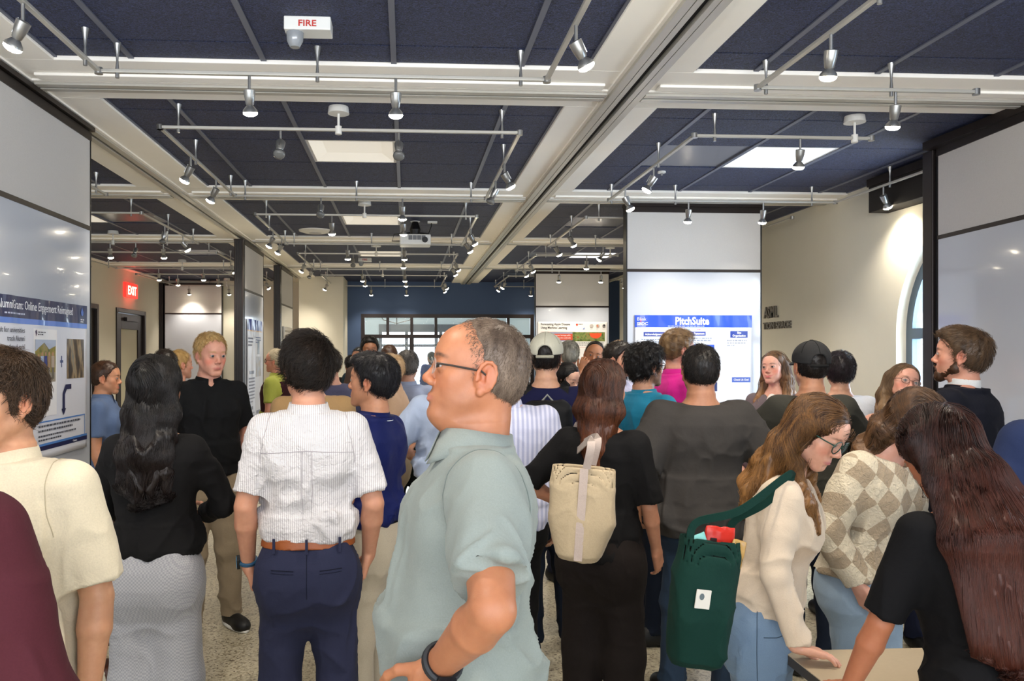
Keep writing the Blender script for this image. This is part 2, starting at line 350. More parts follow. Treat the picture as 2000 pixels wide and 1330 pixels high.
# ------------------------------------------------------------------ sliding partition panels
ZJ = 2.43
def panel(label, x, y, rz, L=1.22, th=.09, trim=.05, mid=blackm, top=3.0, group='movable whiteboard partition panels'):
    t = empty('partition_panel', (x, y, 0), rz); h = th/2      # local: length along x from 0, faces at +-y
    for nm, z0, z1, mt in (('fabric_board', ZJ+.013, top-.05, fabric_w), ('whiteboard', .12, ZJ-.013, wboard)):
        MB().box(.012, -h, z0, L-.012, h, z1).build(nm, mt, t)
    MB().box(.004, -h-.004, ZJ-.013, L-.004, h+.004, ZJ+.013).build('divider_strip', brz, t)
    MB().box(0, -h-.003, .03, .012, h+.003, top-.05).box(L-.012, -h-.003, .03, L, h+.003, top-.05).build('edge_trim', blackm, t)
    MB().box(0, -h-.003, .03, L, h+.003, .12).build('bottom_seal', brz, t)
    MB().box(0, -h-.006, top-.05, L, h+.006, top).build('head_rail', brz, t)
    for xx in (.25, L-.25): MB().tube([(xx, 0, top), (xx, 0, ZC-.02)], .012, 8).build('hanger', steel, t)
    return tag(t, label, 'partition panel', group)
panel('whiteboard partition panel at left edge carrying the dark blue headed poster', -1.92, 3.645, PI/2)
panel('unseen whiteboard partition panel, nearest of the left row, added to block light and reflections', -1.92, 2.42, PI/2)  # wholly out of view, included to block light and reflections
panel('middle panel of the left row, carrying a curling blue and orange poster', -1.92, 9.38, PI/2)
panel('farthest panel of the left row, carrying a poster with a tan header', -1.92, 12.1, PI/2)
panel('pale panel with the bright blue PitchSuite poster', 1.955, 7.07, 0, 1.24)
panel('farthest panel, carrying the apple disease poster', 2.035, 12.6, 0, 1.19)
panel('panel parked against the far cream wall behind the exit door', -4.5, 15.2, 0, 1.06)
a = math.atan(.06)
panel('tall whiteboard partition panel at the right edge of the room', 3.40+.035, 4.93, -PI/2-a, 1.22, .08)
panel('right edge whiteboard panel nearest the camera, beside its taller looking neighbour', 3.40-.04, 3.70, -PI/2-a, 1.22, .08)
# dark posts where panels park
def post(label, x, y, w=.1, d=.12, z=3.0):
    t = empty('partition_post', (x, y, 0))
    MB().box(-w/2, -d/2, 0, w/2, d/2, z).build('post_body', brz, t, bevel=.006)
    for o in (-.25, 0, .25): MB().box(w*o-.006, -d/2-.006, .02, w*o+.006, -d/2, z-.02).build('post_rib', blackm, t)
    return tag(t, label, 'post', 'dark posts at the partition ends')
post('dark bronze post at the near end of the middle left panel', -1.92, 9.31, .1, .1)
post('dark bronze post at the near end of the farthest left panel', -1.92, 12.03, .1, .1)
post('dark bronze post beside the arched window, at the end of the right panels', 3.43, 5.0, .11, .1, 3.0)
post('slim dark post at the left edge of the parked panel on the far wall', -4.56, 15.2, .07, .12, 3.0)
# boxed headers over panels
struct(MB().box(3.33, YN, ZC-.05, XR, 4.98, ZC).build('trim_%d' % n, brz)); n += 1
struct(MB().box(-1.99, YN, ZC-.045, -1.85, 4.87, ZC-.02).build('trim_%d' % n, brz)); n += 1
struct(MB().box(1.95, 7.0, ZC-.05, 3.2, 7.14, ZC-.02).build('trim_%d' % n, brz)); n += 1
struct(MB().box(2.03, 12.53, ZC-.05, 3.23, 12.67, ZC-.02).build('trim_%d' % n, brz)); n += 1

# ------------------------------------------------------------------ track lighting
ZR = CAMZ+1.25
RAILG = 'track lighting rails'
def rail(label, pts, stems, feed=None):
    c = Vector(pts[0]); t = empty('lighting_rail', (c.x, c.y, ZR)); L = [Vector((p[0], p[1], ZR))-t.location for p in pts]
    m = MB()
    for a, b in zip(L[:-1], L[1:]): 
        d = (b-a).normalized(); nrm_ = Vector((-d.y, d.x, 0))*.011
        m.add([a-nrm_+Vector((0, 0, z)) for z in (-.008, .008)]+[a+nrm_+Vector((0, 0, z)) for z in (-.008, .008)]+[b-nrm_+Vector((0, 0, z)) for z in (-.008, .008)]+[b+nrm_+Vector((0, 0, z)) for z in (-.008, .008)],
              [(0, 1, 3, 2), (4, 6, 7, 5), (0, 4, 5, 1), (2, 3, 7, 6), (0, 2, 6, 4), (1, 5, 7, 3)])
    m.build('rail_bar', track_m, t, bevel=.003)
    for p in L: MB().tube([p+Vector((0, 0, -.014)), p+Vector((0, 0, .014))], .018, 10).build('connector', steel, t, True)
    for x, y in stems:
        q = Vector((x, y, ZR))-t.location
        MB().tube([q+Vector((0, 0, z)) for z in (-.03, .0, .05, .085, ZC+.018-ZR)], [.009, .009, .005, .008, .017], 10).build('stem', steel, t, True)
    if feed:
        q = Vector((feed[0], feed[1], ZR))-t.location
        f = MB().tube([q+Vector((0, 0, z)) for z in (-.025, .02)], .019, 12).tube([q+Vector((0, 0, z)) for z in (.02, .09)], .007, 8).tube([q+Vector((0, 0, z)) for z in (ZC-.02-ZR, ZC+.018-ZR)], [.06, .055], 24).build('power_canopy', white_p, t, True)
    return tag(t, label, 'track light rail', RAILG)
XA, XZ = -1.36, .64
FR = [1.68, 4.50, 7.27, 10.08, 12.85]; BK = [3.62, 6.43, 9.2, 11.98, 14.9]
names = ['over the FIRE alarm', 'just behind the nearest cross beam', 'around the ceiling projector', 'behind the projector', 'in the last bay by the blue wall']
for i in range(5):
    f, b = FR[i], BK[i]
    rail('square loop of grey track lighting %s' % names[i], [(XA, f), (XZ, f), (XZ, b), (XA, b), (XA, f)],
         [(XA+.1, f), (XZ-.1, f), (XA, f+.75), (XZ, f+.75), (XA, b-.15), (XZ-.12, b), (-.40, b), (XA+.08, b)], (-.38+.0*i, f))
rn = ['in the nearest right bay', 'over the window bay at right', 'behind the PitchSuite panel', 'farther back in the right bays', 'near the blue far wall at right']
for i in range(5):
    f, b = FR[i], BK[i]; X0 = 1.65
    if i == 0:
        rail('grey rail of track lights bending %s' % rn[i], [(X0, f), (X0, b+.05), (2.72, b+.05)], [(X0+.04, b+.05), (2.3, b+.05), (X0, 2.7)])
    else:
        rail('grey rail of track lights %s' % rn[i], [(2.70, f), (X0, f), (X0, b), (3.55, b), (3.55, f-.1)], [(X0+.12, f), (X0, f+.65), (X0+.02, b), (2.2, b), (3.35, b), (3.55, b-.75)], (2.6, f))
ln = ['left of the long track, nearest', 'left of the long track, nearer middle', 'left of the long track, in the middle', 'left of the long track, before the exit sign', 'left of the long track, farthest']
for i in range(5):
    f, b = FR[i], BK[i]
    rail('grey rail of track lights %s' % ln[i], [(-4.25, f), (-2.36, f), (-2.36, b), (-4.25, b), (-4.25, f)], [(-2.45, f), (-2.36, f+.8), (-2.36, b-.2), (-3.3, b), (-4.25, b-.3), (-2.7, b)], (-3.3, b))

# spot heads: one of each kind, then copies
def make_spot(lit, aim):
    t = empty('spotlight_head', (0, 0, 0))
    MB().tube([(0, 0, .0005), (0, 0, -.07)], .007, 8).build('stem', steel, t, True)
    M = Matrix.Translation((0, 0, -.07)) @ Matrix.Rotation(aim[1], 4, 'Z') @ Matrix.Rotation(aim[0], 4, 'X')
    pr = [(.012, .012), (.026, .008), (.024, -.02), (.018, -.055), (.013, -.06)]
    vs = []; n_ = 16
    b = MB(); b.tube([M @ Vector((0, 0, z)) for r, z in pr], [r for r, z in pr], 16).build('lamp_housing', steel, t, True)
    MB().tube([M @ Vector((0, 0, z)) for z in (-.06, -.078, -.088)], [.016, .031, .033], 18).build('bulb_reflector', steel, t, True)
    MB().tube([M @ Vector((0, 0, z)) for z in (-.0885, -.096, -.103, -.107)], [.0325, .031, .023, .010], 18).build('bulb_face', EMIT if lit else lampoff, t, True)
    MB().tube([M @ Vector((.0, .03, z)) for z in (-.045, -.02, .01)], .003, 6).build('aiming_loop', steel, t)
    return t, M
AIMS = [(.25, 0), (.55, 1.2), (.55, -1.2), (.6, PI), (.45, -PI/2), (.45, PI/2), (.3, 2.5)]
protos = {}; NSPOT = [0]
def spot(x, y, aim=0, lit=True, where='', power=1.0):
    k = (aim, lit)
    if k not in protos:
        t, M = make_spot(lit, AIMS[aim]); protos[k] = (t, M); o = t
    else:
        src, M = protos[k]; o = src.copy(); COL.objects.link(o)
        for ch in src.children:
            c = ch.copy(); COL.objects.link(c); c.parent = o
    o.location = (x, y, ZR-.01)
    tag(o, ('lit' if lit else 'unlit')+' silver spotlight head '+where, 'spotlight', 'spotlight heads on the ceiling rails')
    if lit:
        d = (M.to_3x3() @ Vector((0, 0, -1))).normalized()
        l = bpy.data.lights.new('spotlight_beam', 'SPOT'); l.energy = SPOTW*power; l.spot_size = 1.9; l.spot_blend = .8; l.color = (1, .90, .76); l.shadow_soft_size = .06
        lo = bpy.data.objects.new('spotlight_beam', l); COL.objects.link(lo); lo.location = Vector(o.location)+Vector((0, 0, -.07))+d*.135
        lo.rotation_euler = d.to_track_quat('-Z', 'Y').to_euler()
SPOTW = 30
def xr(px, Y): u = (px-PCX)/FPX; return (u+TY)/(1-TY*u)*Y
C_ = [(XA, 2.92, 1, 1, 'at the upper left corner of the photo'), (XZ, 2.99, 2, 1, 'right of the fire alarm, aimed left'),
      (xr(487, 3.62), 3.62, 0, 1, 'left one of the two glaring on the near rail'), (xr(773, 3.62), 3.62, 0, 1, 'right one of the two glaring on the near rail'),
      (xr(548, 4.5), 4.5, 3, 0, 'hanging alone above the white shirted man'), (xr(779, 4.5), 4.5, 3, 0, 'beside the first coffer light'),
      (XA, 5.13, 1, 1, 'on the left side of the second loop, nearer one'), (XA, 5.8, 1, 1, 'on the left side of the second loop, farther one'),
      (XZ, 5.2, 2, 1, 'on the right side of the second loop, nearer one'), (XZ, 5.72, 5, 0, 'on the right side of the second loop, farther one'),
      (xr(627, 6.43), 6.43, 3, 0, 'on the rail in front of the round ceiling speaker'), (xr(786, 6.43), 6.43, 0, 1, 'glaring just before the projector'),
      (xr(648, 7.27), 7.27, 0, 1, 'beside the round ceiling speaker'), (xr(788, 7.27), 7.27, 0, 1, 'left of the projector mount'),
      (XA, 8.24, 1, 1, 'on the left side of the projector loop, nearer'), (XA, 8.8, 1, 1, 'on the left side of the projector loop, farther'),
      (XZ, 7.95, 2, 1, 'on the right side of the projector loop, nearer'), (XZ, 8.55, 2, 1, 'on the right side of the projector loop, farther'),
      (xr(679, 9.2), 9.2, 0, 1, 'left on the rail behind the projector'), (xr(790, 9.2), 9.2, 0, 1, 'directly behind the projector'),
      (xr(690, 10.08), 10.08, 3, 0, 'small and dark on the fourth loop'), (xr(788, 10.08), 10.08, 0, 1, 'on the front rail of the fourth loop'),
      (XA, 10.76, 1, 1, 'on the left side of the fourth loop'), (XA, 11.6, 1, 0, 'dark on the left side of the fourth loop'),
      (xr(708, 11.98), 11.98, 0, 1, 'left on the back rail of the fourth loop'), (xr(791, 11.98), 11.98, 0, 1, 'right on the back rail of the fourth loop'),
      (XZ, 10.5, 2, 1, 'on the right side of the fourth loop, nearer'), (XZ, 11.1, 2, 1, 'on the right side of the fourth loop, farther'),
      (xr(713, 12.85), 12.85, 0, 1, 'left on the front rail of the last loop'), (xr(793, 12.85), 12.85, 0, 1, 'right on the front rail of the last loop'),
      (XA, 13.8, 1, 1, 'by the cream pillar in the last bay'), (XZ, 13.5, 2, 1, 'on the right of the last centre loop, nearer'), (XZ, 14.2, 2, 1, 'on the right of the last centre loop, farther'),
      (xr(725, 14.9), 14.9, 0, 1, 'left of two shining before the blue wall'), (xr(794, 14.9), 14.9, 0, 1, 'right of two shining before the blue wall'),
      (1.65, 3.02, 0, 1, 'hanging from the near right diagonal rail'), (xr(1749, 3.67), 3.67, 0, 1, 'on the near right rail beside its end cap'),
      (xr(1563, 4.5), 4.5, 0, 1, 'in front of the bright right coffer light'), (1.65, 5.25, 1, 1, 'on the right bay rail left of the grey tile'),
      (1.65, 5.95, 4, 1, 'at the upper left corner of the PitchSuite panel'), (xr(1345, 6.43), 6.43, 0, 1, 'glaring above the PitchSuite panel'),
      (xr(1491, 6.43), 6.43, 0, 1, 'at the upper right corner of the PitchSuite panel'), (3.55, 5.76, 2, 1, 'in front of the roller shade cassette'), (3.55, 5.2, 2, 1, 'half hidden behind the dark window post'),
      (1.65, 8.0, 2, 1, 'nearer one on the rail left of the PitchSuite panel'), (1.65, 8.77, 2, 1, 'farther one on the rail left of the PitchSuite panel'),
      (xr(1178, 9.2), 9.2, 1, 1, 'by the round canopy left of the PitchSuite panel'), (xr(1146, 10.08), 10.08, 0, 1, 'before the farther partition panel'),
      (1.65, 10.6, 2, 1, 'in the fourth right bay, nearer'), (1.65, 11.2, 2, 1, 'in the fourth right bay, farther'),
      (xr(1092, 11.98), 11.98, 0, 1, 'shining on the left of the farthest panel'), (xr(1174, 11.98), 11.98, 0, 1, 'shining on the right of the farthest panel'),
      (1.65, 13.3, 1, 1, 'in the last right bay, nearer'), (1.65, 13.9, 1, 1, 'in the last right bay, farther'), (xr(1037, 14.9), 14.9, 0, 1, 'before the blue wall right of the entrance'),
      (3.55, 13.0, 2, 1, 'beyond the farthest panel near the right wall'),
      (-2.36, 7.96, 6, 0, 'dark on the left zone rail, tilted'), (-2.36, 8.6, 2, 1, 'beside the dark one on the left zone rail'),
      (xr(265, 9.2), 9.2, 3, 0, 'dark above the left doors'), (xr(215, 9.2), 9.2, 0, 1, 'above the left doors, left one'), (xr(319, 9.2), 9.2, 0, 1, 'above the left doors, right one'),
      (-4.25, 11.0, 1, 1, 'beside the left wall near the exit sign'), (xr(310, 11.98), 11.98, 0, 1, 'glaring right of the exit sign, first'), (xr(397, 11.98), 11.98, 0, 1, 'glaring right of the exit sign, second'),
      (xr(347, 12.85), 12.85, 0, 1, 'over the parked panel, left'), (xr(426, 12.85), 12.85, 0, 1, 'over the parked panel, right'),
      (xr(369, 14.9), 14.9, 0, 1, 'farthest over the parked panel, left'), (xr(447, 14.9), 14.9, 0, 1, 'farthest over the parked panel, right'), (-2.36, 10.9, 2, 1, 'left of the first dark post'),
      (-2.36, 13.6, 2, 1, 'seen between the two dark posts')]
for x, y, am, lit, wh in C_: spot(x, y, am, bool(lit), wh)
for x, y, w_ in ((XA, 2.1, 'left rail'), (XZ, 2.1, 'centre rail'), (-.4, 1.68, 'front cross rail'), (1.65, 2.1, 'right rail'), (-3.0, 3.62, 'far left rail')): spot(x, y, 0, True, 'above the camera on the '+w_, 1.3)

# ceiling devices
t = empty('ceiling_speaker', (-1.02, 9.02, ZC+.018)); MB().tube([(0, 0, 0), (0, 0, -.012), (0, 0, -.03)], [.185, .18, .12], 32).build('grille', white_p, t, True); MB().disc((0, 0, -.034), .07, .006).build('cone_cover', fabric_w, t, True)
tag(t, 'large round white ceiling speaker in the projector bay', 'speaker')
def alarm(x, y, s, label):
    t = empty('fire_alarm', (x, y, ZC+.018)); 
    MB().box(-.095*s, -.05*s, -.055*s, .095*s, .05*s, 0).build('housing', mat('alarm_white', '#dcdcd8', .4), t, bevel=.004)
    MB().tube([(-.055*s, -.01*s, -.055*s), (-.055*s, -.01*s, -.09*s), (-.055*s, -.01*s, -.115*s)], [.036*s, .034*s, .02*s], 12).build('strobe_lens', mat('strobe_plastic', '#b9bec4', .08, trans=.5), t, True)
    vs, fs = text_mesh('FIRE', .036*s, .0006, 'CENTER', .0006)
    MB().add([(v[0]*1.15, -.0515*s-v[2], v[1]-.042*s) for v in vs], fs).build('lettering', mat('red_lettering', '#b8322a', .5), t)
    tag(t, label, 'fire alarm')
alarm(-.405, 3.34, 1.0, 'white ceiling fire alarm with red FIRE lettering, large near the top')
alarm(-.60, 11.6, 1.0, 'small distant white ceiling fire alarm behind the projector')
t = empty('projector', (.09, 8.35, 2.86))
MB().box(-.16, -.12, -.05, .16, .12, .06).build('projector_body', white_p, t, bevel=.012)
MB().tube([(.1, -.12, 0), (.1, -.135, 0)], .03, 16).build('lens', blackm, t)
for k in range(4): MB().box(-.07+k*.045, -.124, -.0, -.03+k*.045, -.119, .045).build('vent', mat('vent_grey', '#77787a', .6), t)
MB().tube([(0, 0, .06), (0, 0, .12), (0, 0, .2)], [.05, .06, .03], 12).tube([(-.1, 0, .07), (.1, 0, .07)], .015, 8).build('mount_arm', blackm, t)
MB().disc((0, 0, ZC+.012-2.86), .05, .006).build('ceiling_plate', white_p, t)
MB().tube([(-.16, .0, .0), (-.24, .0, .0), (-.22, 0, .07), (-.05, 0, .09)], .006, 6).tube([(.02, 0, .09), (.14, .0, .08), (.17, 0, .16), (.17, 0, ZC-2.86)], .005, 6).build('cable', blackm, t)
MB().box(.13, -.03, ZC+.0-2.86, .23, .03, ZC+.018-2.86).build('power_plate', white_p, t)
tag(t, 'white ceiling projector on a black mount', 'projector')
t = empty('sprinkler_head', (1.93, 5.95, ZC+.018)); MB().disc((0, 0, -.012), .03, .012).build('rosette', white_p, t, True); MB().tube([(0, 0, -.012), (0, 0, -.03)], .008).build('nozzle', steel, t)
tag(t, 'tiny white sprinkler disc left of the grey metal tile', 'sprinkler')

# letters on the right wall
t = empty('wall_lettering', (XR-.012, 0, 0))
lt = mat('grey_metal_letters', '#6d675d', .4, metal=.5)
for s, y0, z0, size, sx in (('ASML', 8.22, 2.06, .165, .78), ('TION SPACE', 8.24, 1.945, .095, 1.12)):
    vs, fs = text_mesh(s, size, .008, 'LEFT', .003)
    mx = max(v[0] for v in vs); want = .31 if s == 'ASML' else .60
    MB().add([(v[2], y0-v[0]*want/mx, z0+v[1]) for v in vs], fs).build('letters', lt, t)
tag(t, 'grey raised wall letters reading ASML and TION SPACE', 'wall lettering')

# ================================================================== bodies: a small signed-distance modeller
F = np.float32
def npl(v): v = np.asarray(v, float); return v/max(1e-9, np.linalg.norm(v))
def Rx(a): c, s = math.cos(a), math.sin(a); return np.array([[1, 0, 0], [0, c, -s], [0, s, c]])
def Ry(a): c, s = math.cos(a), math.sin(a); return np.array([[c, 0, s], [0, 1, 0], [-s, 0, c]])
def Rz(a): c, s = math.cos(a), math.sin(a); return np.array([[c, -s, 0], [s, c, 0], [0, 0, 1]])
class Frame:
    def __init__(s, R=None, t=(0, 0, 0)): s.R = np.eye(3) if R is None else R; s.t = np.asarray(t, float)
    def w(s, p): return s.R @ np.asarray(p, float)+s.t
    def d(s, v): return s.R @ np.asarray(v, float)
    def inv(s, P): return ((P-s.t.astype(F)) @ s.R.astype(F))
ID = Frame()
def vnoise(P, seed=0):
    i = np.floor(P).astype(np.int64); f = (P-i).astype(F); f = f*f*(3-2*f)
    def h(dx, dy, dz):
        n = ((i[:, 0]+dx)*73856093) ^ ((i[:, 1]+dy)*19349663) ^ ((i[:, 2]+dz)*83492791) ^ (seed*2654435)
        n = (n ^ (n >> 13)) & 0xffffff; n = (n*(n*n*15731+789221)+1376312589) & 0x7fffffff
        return (n/0x7fffffff).astype(F)
    x, y, z = f[:, 0], f[:, 1], f[:, 2]
    a = h(0, 0, 0)*(1-x)+h(1, 0, 0)*x; b = h(0, 1, 0)*(1-x)+h(1, 1, 0)*x
    c = h(0, 0, 1)*(1-x)+h(1, 0, 1)*x; d = h(0, 1, 1)*(1-x)+h(1, 1, 1)*x
    return (a*(1-y)+b*y)*(1-z)+(c*(1-y)+d*y)*z
class SDF:
    def __init__(s): s.p = []
    def add(s, fn, c, r, k=.02, op='u'): s.p.append((fn, np.asarray(c, float), float(r), k, op)); return s
    @staticmethod
    def comb(D, d, k, op):
        if op == 'u': h = np.clip(.5+.5*(D-d)/k, 0, 1); return D+(d-D)*h-k*h*(1-h)
        if op == 's': d = -d
        h = np.clip(.5-.5*(D-d)/k, 0, 1); return D+(d-D)*h+k*h*(1-h)
    def ev(s, P):
        P = np.asarray(P, F); D = np.full(len(P), 1., F)
        for fn, c, r, k, op in s.p: D = s.comb(D, fn(P), F(k), op)
        return D
    # primitives
    def cone(s, a, b, ra, rb, k=.02, op='u', cut=None, flat=None):
        a = np.asarray(a, float); b = np.asarray(b, float); ba = (b-a).astype(F); L2 = F(max(1e-9, (ba*ba).sum())); a_ = a.astype(F)
        cd_ = None
        if cut is not None: cd_ = npl(b-a).astype(F); cb = (a+(b-a)*cut).astype(F)
        fl = None if flat is None else (npl(flat[0]).astype(F), F(1/flat[1]-1))
        def fn(P):
            q = P-a_; h = np.clip((q@ba)/L2, 0, 1); v = q-h[:, None]*ba
            if fl is not None: v = v+((v@fl[0])*fl[1])[:, None]*fl[0]
            d = np.sqrt((v*v).sum(1))-(ra+(rb-ra)*h)
            if cd_ is not None: d = np.maximum(d, (P-cb)@cd_)
            return d
        return s.add(fn, (a+b)/2, np.linalg.norm(b-a)/2+max(ra, rb), k, op)
    def ell(s, fr, c, r, k=.02, op='u', rot=None):
        R = fr.R if rot is None else fr.R@rot; t = fr.w(c).astype(F); R_ = R.astype(F); r_ = np.asarray(r, F)
        def fn(P):
            q = (P-t)@R_/r_; k0 = np.sqrt((q*q).sum(1)); q = q/r_; k1 = np.sqrt((q*q).sum(1))
            return k0*(k0-1)/np.maximum(k1, 1e-6)
        return s.add(fn, t, max(r), k, op)
    def box(s, fr, c, h, rad=.01, k=.02, op='u', rot=None):
        R = fr.R if rot is None else fr.R@rot; t = fr.w(c).astype(F); R_ = R.astype(F); h_ = np.asarray(h, F)-F(rad)
        def fn(P):
            q = np.abs((P-t)@R_)-h_
            return np.sqrt((np.maximum(q, 0)**2).sum(1))+np.minimum(q.max(1), 0)-rad
        return s.add(fn, t, float(np.linalg.norm(h)), k, op)
    def loft(s, fr, tab, inf=0, k=.04, n=2.5, z0=None, z1=None, op='u', gather=None):
        T = np.asarray(tab, float); zs = T[:, 0]; a = T[:, 1]+inf; b = T[:, 2]+inf; cy = T[:, 3]
        z0 = zs[0] if z0 is None else z0; z1 = zs[-1] if z1 is None else z1
        c = fr.w((0, cy.mean(), (z0+z1)/2)); rad = math.hypot((z1-z0)/2, max(a.max(), b.max())*1.2)
        def fn(P):
            q = fr.inv(P); z = q[:, 2]; A = np.interp(z, zs, a).astype(F); Bq = np.interp(z, zs, b).astype(F); y = q[:, 1]-np.interp(z, zs, cy).astype(F)
            if gather is not None:
                g = gather(q); A = A+g; Bq = Bq+g
            m = (np.abs(q[:, 0]/A)**n+np.abs(y/Bq)**n)**(1/n)
            return np.maximum((m-1)*np.minimum(A, Bq), np.maximum(z0-z, z-z1))
        return s.add(fn, c, rad, k, op)
    def plane(s, p, nrm_, k=.004, op='i'):    # keep the side the normal points away from
        p = np.asarray(p, float).astype(F); n_ = npl(nrm_).astype(F)
        return s.add(lambda P: (P-p)@n_, (0, 0, 1), 50, k, op)
    # sparse surface nets
    def mesh(s, res, proj=1):
        U = [p for p in s.p if p[4] == 'u']
        lo = np.min([c-r for _, c, r, _, _ in U], 0)-2*res; hi = np.max([c+r for _, c, r, _, _ in U], 0)+2*res
        B = 10; bs = B*res; nb = np.ceil((hi-lo)/bs).astype(int)+1
        g = np.stack(np.meshgrid(*[np.arange(n) for n in nb], indexing='ij'), -1).reshape(-1, 3)
        C = (lo+(g+.5)*bs).astype(F)
        near = np.zeros(len(C), bool)
        for _, c, r, k, _ in U: near |= ((C-c.astype(F))**2).sum(1) < (r+bs)**2
        g = g[near]; C = C[near]
        keep = np.abs(s.ev(C)) < 1.35*bs; g = g[keep]; C = C[keep]
        off = np.stack(np.meshgrid(*[np.arange(B+1)]*3, indexing='ij'), -1).reshape(-1, 3).astype(F)*F(res)
        K = len(g); M = len(off); D = np.full((K, M), 1., F); O = (lo+g*bs).astype(F)
        for fn, c, r, k, op in s.p:
            idx = np.nonzero(((C-c.astype(F))**2).sum(1) < (r+.9*bs+.06+k)**2)[0] if op != 'i' else np.arange(K)
            for q in range(0, len(idx), 600):
                ii = idx[q:q+600]
                P = (O[ii][:, None, :]+off[None]).reshape(-1, 3)
                D[ii] = s.comb(D[ii], fn(P).reshape(len(ii), M).astype(F), F(k), op)
        V = D.reshape(K, B+1, B+1, B+1); ins = V < 0
        cs = np.zeros((K, B, B, B), np.int8)
        cn = [(i, j, k2) for i in (0, 1) for j in (0, 1) for k2 in (0, 1)]
        for i, j, k2 in cn: cs += ins[:, i:i+B, j:j+B, k2:k2+B]
        act = np.argwhere((cs > 0) & (cs < 8)); b_, x, y, z = act.T
        vals = np.stack([V[b_, x+i, y+j, z+k2] for i, j, k2 in cn], 1)
        cp = np.array(cn, F); acc = np.zeros((len(act), 3), F); cnt = np.zeros(len(act), F)
        for p in range(8):
            for q in range(p+1, 8):
                if np.abs(cp[p]-cp[q]).sum() != 1: continue
                va, vb = vals[:, p], vals[:, q]; cr = (va < 0) != (vb < 0)
                t = np.where(cr, va/np.where(va == vb, 1, va-vb), 0)[:, None]
                acc += np.where(cr[:, None], cp[p]+(cp[q]-cp[p])*t, 0); cnt += cr
        G = g[b_]*B+np.stack([x, y, z], 1); pos = (lo+(G+acc/cnt[:, None])*res).astype(F)
        N = (nb*B+2).astype(np.int64); key = G[:, 0]+N[0]*(G[:, 1]+N[1]*G[:, 2].astype(np.int64))
        order = np.argsort(key); sk = key[order]
        def look(kk):
            j = np.clip(np.searchsorted(sk, kk), 0, len(sk)-1); return np.where(sk[j] == kk, order[j], -1)
        st = (1, int(N[0]), int(N[0]*N[1])); quads = []
        for ax, e in ((0, 4), (1, 2), (2, 1)):
            v0, v1 = vals[:, 0], vals[:, e]; cr = np.nonzero((v0 < 0) != (v1 < 0))[0]
            o1, o2 = st[(ax+1) % 3], st[(ax+2) % 3]; kk = key[cr]
            q = np.stack([look(kk), look(kk-o1), look(kk-o1-o2), look(kk-o2)], 1); ok = (q >= 0).all(1)
            q = q[ok]; fl = v0[cr][ok] < 0; q[~fl] = q[~fl][:, ::-1]; quads.append(q)
        quads = np.concatenate(quads)
        for _ in range(proj):
            d, n = s.grad(pos, res*.6); pos = pos-n*np.clip(d, -res, res)[:, None]
        return pos, quads
    def grad(s, P, h=.002):
        h = F(h); d = s.ev(P); g = np.stack([s.ev(P+np.array(v, F)*h)-d for v in ((1, 0, 0), (0, 1, 0), (0, 0, 1))], 1)
        n = g/np.maximum(np.linalg.norm(g, axis=1), 1e-9)[:, None]; return d, n.astype(F)
def vnormals(P, Q):
    a = P[Q[:, 2]]-P[Q[:, 0]]; b = P[Q[:, 3]]-P[Q[:, 1]]; fn = np.cross(a, b); n = np.zeros_like(P)
    for c in range(3): n[:, c] = sum(np.bincount(Q[:, k], fn[:, c], len(P)) for k in range(4))
    return n/np.maximum(np.linalg.norm(n, axis=1), 1e-12)[:, None]
def smooth(P, Q, it=1, w=.5):
    for _ in range(it):
        s_ = np.zeros_like(P); c = np.zeros(len(P), F)
        for k in range(4):
            for k2 in ((k+1) % 4, (k+3) % 4):
                for ax in range(3): s_[:, ax] += np.bincount(Q[:, k], P[Q[:, k2], ax], len(P))
            c += np.bincount(Q[:, k], None, len(P))*2
        P = P*(1-w)+w*s_/np.maximum(c, 1)[:, None]
    return P
def np_mesh(name, P, Q, m, parent, col=None, smooth_=True, scale=1.):
    P = np.asarray(P, F)*F(scale); Q = np.asarray(Q, np.int32); nq, k = Q.shape
    me = bpy.data.meshes.new(name); me.vertices.add(len(P)); me.vertices.foreach_set('co', P.ravel())
    me.loops.add(nq*k); me.loops.foreach_set('vertex_index', Q.ravel()); me.polygons.add(nq)
    me.polygons.foreach_set('loop_start', np.arange(0, nq*k, k, dtype=np.int32))
    me.polygons.foreach_set('use_smooth', np.full(nq, smooth_))
    me.update(calc_edges=True)
    if col is not None:
        at = me.color_attributes.new('Col', 'FLOAT_COLOR', 'POINT'); at.data.foreach_set('color', np.c_[col, np.ones(len(col))].astype(F).ravel())
    me.materials.append(m); o = bpy.data.objects.new(name, me); COL.objects.link(o); o.parent = parent; return o
def folds(P, seed, amp=.008, fz=3.2, fx=8):
    q = P*np.array([fx, fx, fz], F); w = vnoise(P*4+7, seed+5)[:, None]*1.6
    r = 1-np.abs(2*vnoise(q+w, seed)-1); r2 = 1-np.abs(2*vnoise(P*np.array([15, 15, 10], F)+w*2, seed+9)-1); m = vnoise(P*5+3, seed+2)
    return amp*1.25*(r**4-.25)*(.4+1.1*m)+amp*.6*(r2**4-.25)*(.3+1.3*m)
